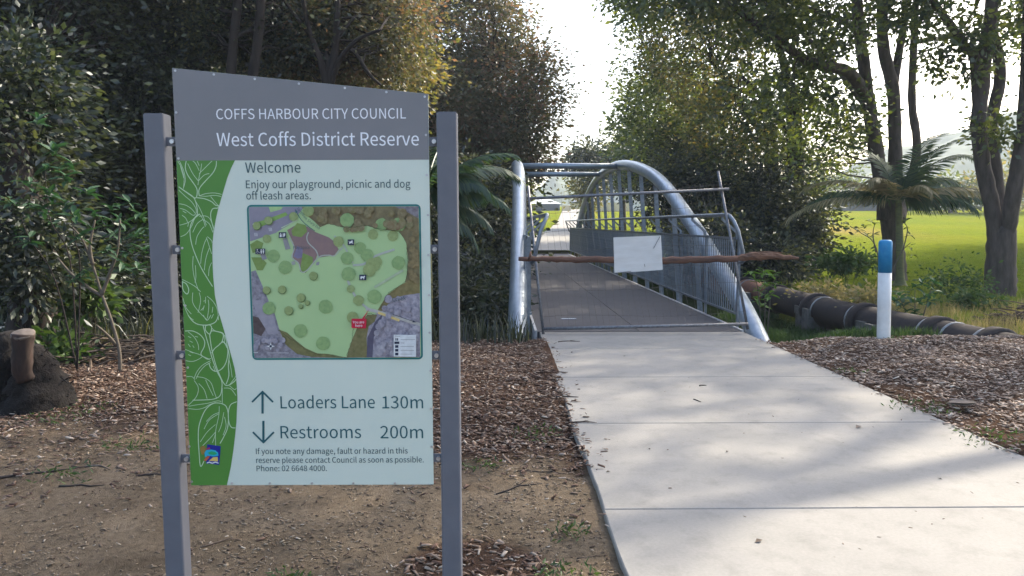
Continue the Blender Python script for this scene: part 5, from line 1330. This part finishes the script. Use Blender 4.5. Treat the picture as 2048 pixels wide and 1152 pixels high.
chips('wood_chips', 88000, (-6.5, .75), (3.0, 10.2), d_mulch, .032, M['chips'], 'reddish brown bark chips covering the bed left of the path')
chips('wood_chips', 52000, (3.3, 9.5), (4.3, 10.2), d_mulch, .034, M['chips_pale'], 'brown bark chips covering the bed right of the path')
chips('litter', 30000, (-4.5, .52), (2.6, 6.6), lambda x, y: (1 - mulch_mask(x, y))*(.25 + .75*(vn(x, y, .35, 34) > .5)), .016, M['litter'], 'fine bark and leaf litter scattered on the bare dirt', .004)
chips('litter', 5000, (.6, 3.35), (2.6, 38), lambda x, y: .10*(vn(x, y, .6, 36) > .5)*(y>11), .03, M['chips'], 'fallen leaves scattered thinly on the bridge deck', .002) 
chips('litter', 1500, (.6, 3.35), (2.9, 10.6), lambda x, y: .05 + .12*(vn(x, y, .7, 37) > .6), .011, M['chips'], 'tiny leaf fragments scattered on the concrete path', .001)
chips('pebbles', 6000, (-4.5, .5), (2.6, 6.5), lambda x, y: (1 - mulch_mask(x, y))*.6, .011, M['litter'], 'small pebbles in the bare dirt before the sign', .003, 2.0)
def blades(name, n, xr, yr, dens, h, w_, mat, lab, lean=.5, cat='grass'):
    g = np.random.default_rng(n + len(lab)); x = g.uniform(*xr, n); y = g.uniform(*yr, n)
    k = g.random(n) < dens(x, y); x, y = x[k], y[k]; n = len(x); z = ground_z(x, y) - .01
    a = g.uniform(0, 2*np.pi, n); hh = h*(.4 + g.random(n)*.9); ww = w_*(.6 + .8*g.random(n))
    bx, by = np.cos(a), np.sin(a); ln = g.normal(0, lean, n)*hh; lm = g.uniform(0, 2*np.pi, n)
    ox, oy = np.cos(lm)*ln, np.sin(lm)*ln
    v = np.stack([np.stack([x-bx*ww, y-by*ww, z], -1), np.stack([x+bx*ww, y+by*ww, z], -1), np.stack([x+bx*ww*.7+ox*.4, y+by*ww*.7+oy*.4, z+hh*.6], -1), np.stack([x-bx*ww*.7+ox*.4, y-by*ww*.7+oy*.4, z+hh*.6], -1), np.stack([x+ox, y+oy, z+hh], -1)], 1).reshape(-1, 3)
    i = np.arange(n)[:, None]*5; f = np.concatenate([i + [0,1,2], i + [0,2,3], i + [3,2,4]], 1).reshape(-1, 3)
    o = npmesh(name, v, f, mat); tag(o, lab, cat, kind='stuff'); return o
blades('grass', 40000, (6.3, 13), (10.0, 20), lambda x, y: np.clip(vn(x, y, .8, 41)*1.7 - .3, 0, 1)*.75*(x > np.interp(y, [6, 11, 14, 20], [7.9, 7.1, 6.7, 6.65])), .15, .006, M['grass'], 'rough green weeds on the bank beyond the pipe')
blades('weeds', 30000, (3.75, 6.2), (10.7, 18), lambda x, y: np.clip(vn(x, y, .7, 44)*1.8 - .2, 0, 1), .14, .008, M['weed'], 'dark green weeds on the creek bank between bridge and pipe')
blades('grass', 26000, (6.9, 13), (9.8, 16), lambda x, y: np.clip(vn(x, y, .9, 42)*2 - .5, 0, 1)*(x > np.interp(y, [6, 11, 14, 20], [7.9, 7.1, 6.7, 6.65])), .24, .005, M['grass_dry'], 'tall dry grass beyond the pipe', .5)
blades('grass', 70000, (6.5, 34), (16, 50), lambda x, y: .9*(x < 6 + (y-10)*1.0)*np.clip((42-y)/18, 0, 1), .045, .012, M['grass'], 'mown grass of the sunny lawn')
blades('grass', 12000, (-6, 0.4), (9.6, 13), lambda x, y: np.clip(vn(x, y, .5, 43)*2 - .4, 0, 1)*.8, .35, .008, M['lf_dark'], 'dark reeds on the shaded creek bank', .4)
blades('grass', 26000, (-8, 12), (38.8, 60), lambda x, y: 1.0*((x < path_far_left(y) - .1) | (x > path_far_left(y) + 3.2)), .12, .02, M['grass'], 'green grass beside the path beyond the bridge')
# weed tufts on dirt
tg = 'small weed tufts on the bare ground'
for lab, px, py, r, n in (('green weed tuft on the mulch left of the sign post', 265, 880, .22, 170), ('low grassy weed patch left of the sign near the stump', 140, 820, .35, 260), ('small weed on the dirt right of the sign, upper one', 965, 925, .12, 90), ('dark green weed near the path edge low in the picture', 1135, 1050, .11, 110),
                      ('weed patch at the path edge near the bottom of the picture', 1125, 1140, .16, 160), ('faint weed patch on the dirt at the far left', 135, 940, .22, 120), ('grass patch in the mulch between sign and path', 1070, 858, .2, 150), ('weeds on the right path edge where the mulch meets concrete', 1845, 815, .3, 240),
                      ('weeds along the right path edge near the picture edge', 2000, 880, .35, 260), ('weed at the bottom edge below the sign board', 570, 1146, .12, 90), ('weed tuft at the foot of the painted post', 1765, 678, .22, 140), ('weeds where the right path edge meets the bridge mulch', 1700, 745, .18, 90)):
    c = G(px, py, 0); c.z = gz(c.x, c.y); t = empty('weed_tuft', c, lab, 'weed', tg)
    g = np.random.default_rng(px); a = g.uniform(0, 6.28, n); q = g.random(n)**.7*r
    cc = np.stack([c.x + q*np.cos(a), c.y + q*np.sin(a), np.zeros(n)], -1); cc[:, 2] = ground_z(cc[:, 0], cc[:, 1]) + g.random(n)*.03
    if px > 1500: cc[:, 2] = np.maximum(cc[:, 2], 0)
    v, f = leaf_arrays(cc[::2], .042, .26, -.5, px); npmesh('leaves', v - np.array(c), f, M['weed'], t)

# ------------------------------------------------------------------ far houses, fences, trees, hills
wall_c = simple('cream_wall', (.62, .56, .42), (.55, .5, .38), 2, .8); wall_w = simple('white_wall', (.7, .7, .7), (.62, .62, .63), 2, .8)
roof_g = simple('pale_metal_roof', (.45, .47, .5), (.38, .4, .44), 1, .5); roof_d = simple('grey_roof', (.2, .22, .26), (.16, .18, .22), 1, .6)
glass = simple('dark_window', (.03, .04, .05), (.05, .06, .08), 1, .15, spec=.8); trim = simple('window_trim', (.55, .55, .55), None, 3, .6)
fgrey = simple('grey_steel_fence', (.11, .12, .15), (.085, .095, .12), 1, .7); fcream = simple('cream_fence', (.62, .53, .36), (.55, .47, .32), 1, .8)
def house(lab, pxl, pxr, Y, pyb, pyw, pyr, wall, roof, wins=(), depth=8, door=None):
    a = P(pxl, pyb, Y); b_ = P(pxr, pyb, Y); zw = P(pxl, pyw, Y).z; zr = P(pxl, pyr, Y).z; zb = min(a.z, gz(a.x, Y)) - .3
    t = empty('house', ((a.x+b_.x)/2, Y, zb + .3), lab, 'house')
    mb = MB(); mb.box(a.x, b_.x, Y, Y + depth, zb, zw); mb.build('wall', wall, t)
    mb = MB(); e = .4; ym = Y + depth/2
    mb.add([(a.x-e, Y-e, zw), (b_.x+e, Y-e, zw), (b_.x+e, Y+depth+e, zw), (a.x-e, Y+depth+e, zw), (a.x+1.2, ym, zr), (b_.x-1.2, ym, zr)], [(0,1,5,4),(1,2,5),(2,3,4,5),(3,0,4),(0,3,2,1)])
    mb.box(a.x-e, b_.x+e, Y-e-.05, Y-e, zw-.18, zw + .02); mb.build('roof', roof, t)
    for x0, y0, x1, y1 in wins:
        p = P(x0, y1, Y); q = P(x1, y0, Y)
        mb = MB(); mb.box(p.x, q.x, Y-.05, Y-.01, p.z, q.z); w_ = mb.build('window', trim, t)
        mb = MB(); mb.box(p.x+.08, q.x-.08, Y-.08, Y-.051, p.z+.08, q.z-.08); mb.build('pane', glass, w_)
    return t
house('low house with pale metal roof far beyond the bridge, left of the far path', 1040, 1118, 112, 426, 408, 396, wall_w, roof_g, [(1060, 412, 1068, 420), (1088, 412, 1100, 420)])
house('two-storey white house with dark window seen through the arch hangers', 1226, 1285, 100, 430, 362, 352, wall_w, roof_g, [(1248, 366, 1264, 380), (1247, 386, 1263, 410), (1230, 370, 1240, 382)])
house('cream single-storey house behind the cream fence beyond the bridge', 1150, 1232, 118, 426, 404, 392, wall_c, roof_d, [(1190, 409, 1200, 416), (1208, 409, 1222, 416)])
house('small building with pale flat-pitched roof far behind the right-hand palm', 1665, 1930, 108, 428, 392, 372, wall_w, roof_d, [(1700, 398, 1730, 410), (1760, 398, 1800, 410), (1850, 398, 1880, 410)])
house('long low building with bright roof far beyond the left handrail', 1000, 1075, 125, 426, 405, 398, wall_w, roof_g, [(1050, 410, 1060, 418)])
def pfence(lab, x0, x1, Y, pyt, mat, step=2.4, pyb=None):
    a = P(x0, 420, Y); b_ = P(x1, 420, Y); zt = P(x0, pyt, Y).z
    t = empty('boundary_fence', ((a.x+b_.x)/2, Y, gz((a.x+b_.x)/2, Y)), lab, 'fence'); x = a.x
    while x < b_.x - .1:
        xe = min(x + step, b_.x); g0 = gz((x+xe)/2, Y) - .2
        mb = MB(); mb.box(x+.03, xe-.03, Y, Y+.05, g0, zt + random.uniform(-.03, .03)); mb.build('panel', mat, t)
        mb = MB(); mb.box(x-.03, x+.027, Y-.02, Y+.07, g0, zt+.06); mb.build('post', mat, t); x = xe
pfence('grey steel fence at the far end of the grass left of the far path', 1000, 1120, 100, 408, fgrey)
pfence('cream fence seen through the arch hangers right of the far path', 1178, 1262, 96, 405, fcream)
pfence('long grey fence along the top of the sunny lawn', 1560, 1880, 99, 404, fgrey)
a = P(1124, 424, 98); b_ = P(1142, 424, 98); mb = MB(); mb.box(a.x, b_.x, 98, 98.3, gz(a.x, 98)-.2, P(1124, 411, 98).z)
tag(mb.build('garden_wall', fcream, None, off=(a.x, 98, gz(a.x, 98))), 'pale rendered wall at the end of the far path', 'wall')
def fartree(lab, px, py, Y, rp, n, mat, size=.4, sp=.5, per=22, sub=None):
    b0 = gbase(px, Y); bl_ = [pb(px, py, Y, rp, n)] + ([pb(*s) for s in sub] if sub else [])
    tree('distant_tree', lab, 'tree', b0, [b0, P(px, py + rp[1]*.3, Y)], [.3, .15], [], bl_, per, sp, size, M[mat], M['bark_dark'], group='distant trees', ntw=12, shell=.25, twr=.06)
fartree('dark round distant tree in the sky gap above the bridge cross beams', 1180, 320, 62, (42, 30), 70, 'lf_dark', sub=[(1225, 325, 62, (32, 28), 50), (1150, 332, 62, (14, 14), 12)])
fartree('yellow-green tree seen between far path and arch', 1176, 382, 62, (34, 34), 90, 'lf_yel', .3, .4)
fartree('dark tree framed by the arch hangers', 1245, 340, 58, (40, 60), 90, 'lf_dark', .3, .5)
fartree('hazy tree between the limbs of the forked tree', 1985, 375, 90, (60, 45), 60, 'lf_yel', .6, .8)
fartree('hazy tree at the end of the lawn under the palm fronds', 1900, 385, 92, (60, 34), 50, 'lf_mid', .6, .8)
fartree('distant tree behind the grey lawn fence left of the palm', 1690, 370, 105, (60, 34), 50, 'lf_mid', .6, .8)
fartree('distant pale tree left of the thick lawn tree trunk', 1620, 365, 100, (60, 40), 50, 'lf_mid', .6, .8)
fartree('tall distant tree right of the forked tree', 2060, 350, 95, (50, 60), 60, 'lf_yel', .6, .8)
fartree('dark tree at the left end of the far grass beside the bridge', 1030, 370, 52, (34, 55), 60, 'lf_mid', .26, .4)
fartree('low dark tree on the far bank left of the bridge', 975, 430, 44, (50, 60), 90, 'lf_dark', .3, .4)

def hill(name, pts, Y, depth, seed):
    px_ = [p[0] for p in pts]; hz = [P(p[0], p[1], Y).z for p in pts]; wx = [P(p[0], p[1], Y).x for p in pts]
    gx = np.linspace(wx[0], wx[-1], 150); gy = np.linspace(-1, 1, 34); X, V = np.meshgrid(gx, gy)
    Hh = np.interp(X, wx, hz); prof = np.cos(V * np.pi / 2) ** 0.9
    z = Hh * prof + (vn(X, V*depth, 16, seed) - .5) * 7 * prof + (vn(X, V*depth, 5, seed+1) - .5) * 3.5 * prof - 2
    v = np.stack([X, Y + V*depth, z], -1).reshape(-1, 3); idx = np.arange(150*34).reshape(34, 150)
    f = np.stack([idx[:-1, :-1], idx[:-1, 1:], idx[1:, 1:], idx[1:, :-1]], -1).reshape(-1, 4)
    tag(npmesh(name, v, f, hillm, smooth=False), kind='structure')
hillm = simple('wooded_hillside', (.03, .05, .022), (.055, .08, .03), .08, .95)
hill('hill', [(880, 440), (1000, 410), (1060, 392), (1085, 376), (1105, 358), (1135, 352), (1160, 355), (1200, 372), (1260, 380), (1350, 400), (1500, 430)], 480, 90, 60)
hill('hill', [(1380, 440), (1560, 400), (1700, 340), (1790, 300), (1860, 280), (1920, 255), (1965, 235), (2040, 215), (2120, 200), (2300, 240), (2600, 360)], 440, 110, 64)
hill('hill', [(-900, 430), (0, 380), (500, 390), (900, 420), (1050, 440)], 520, 60, 68)

# ------------------------------------------------------------------ air
mb = MB(); mb.box(-720, 720, -60, 700, -4.5, 92)
m = bpy.data.materials.new('haze'); m.use_nodes = True; nt = m.node_tree; nt.nodes.clear()
o_ = nt.nodes.new('ShaderNodeOutputMaterial'); pv = nt.nodes.new('ShaderNodeVolumePrincipled')
pv.inputs['Color'].default_value = (.78, .88, 1, 1); pv.inputs['Density'].default_value = 0.0007; pv.inputs['Anisotropy'].default_value = 0.2
nt.links.new(pv.outputs[0], o_.inputs['Volume'])
tag(mb.build('haze', m), kind='stuff')
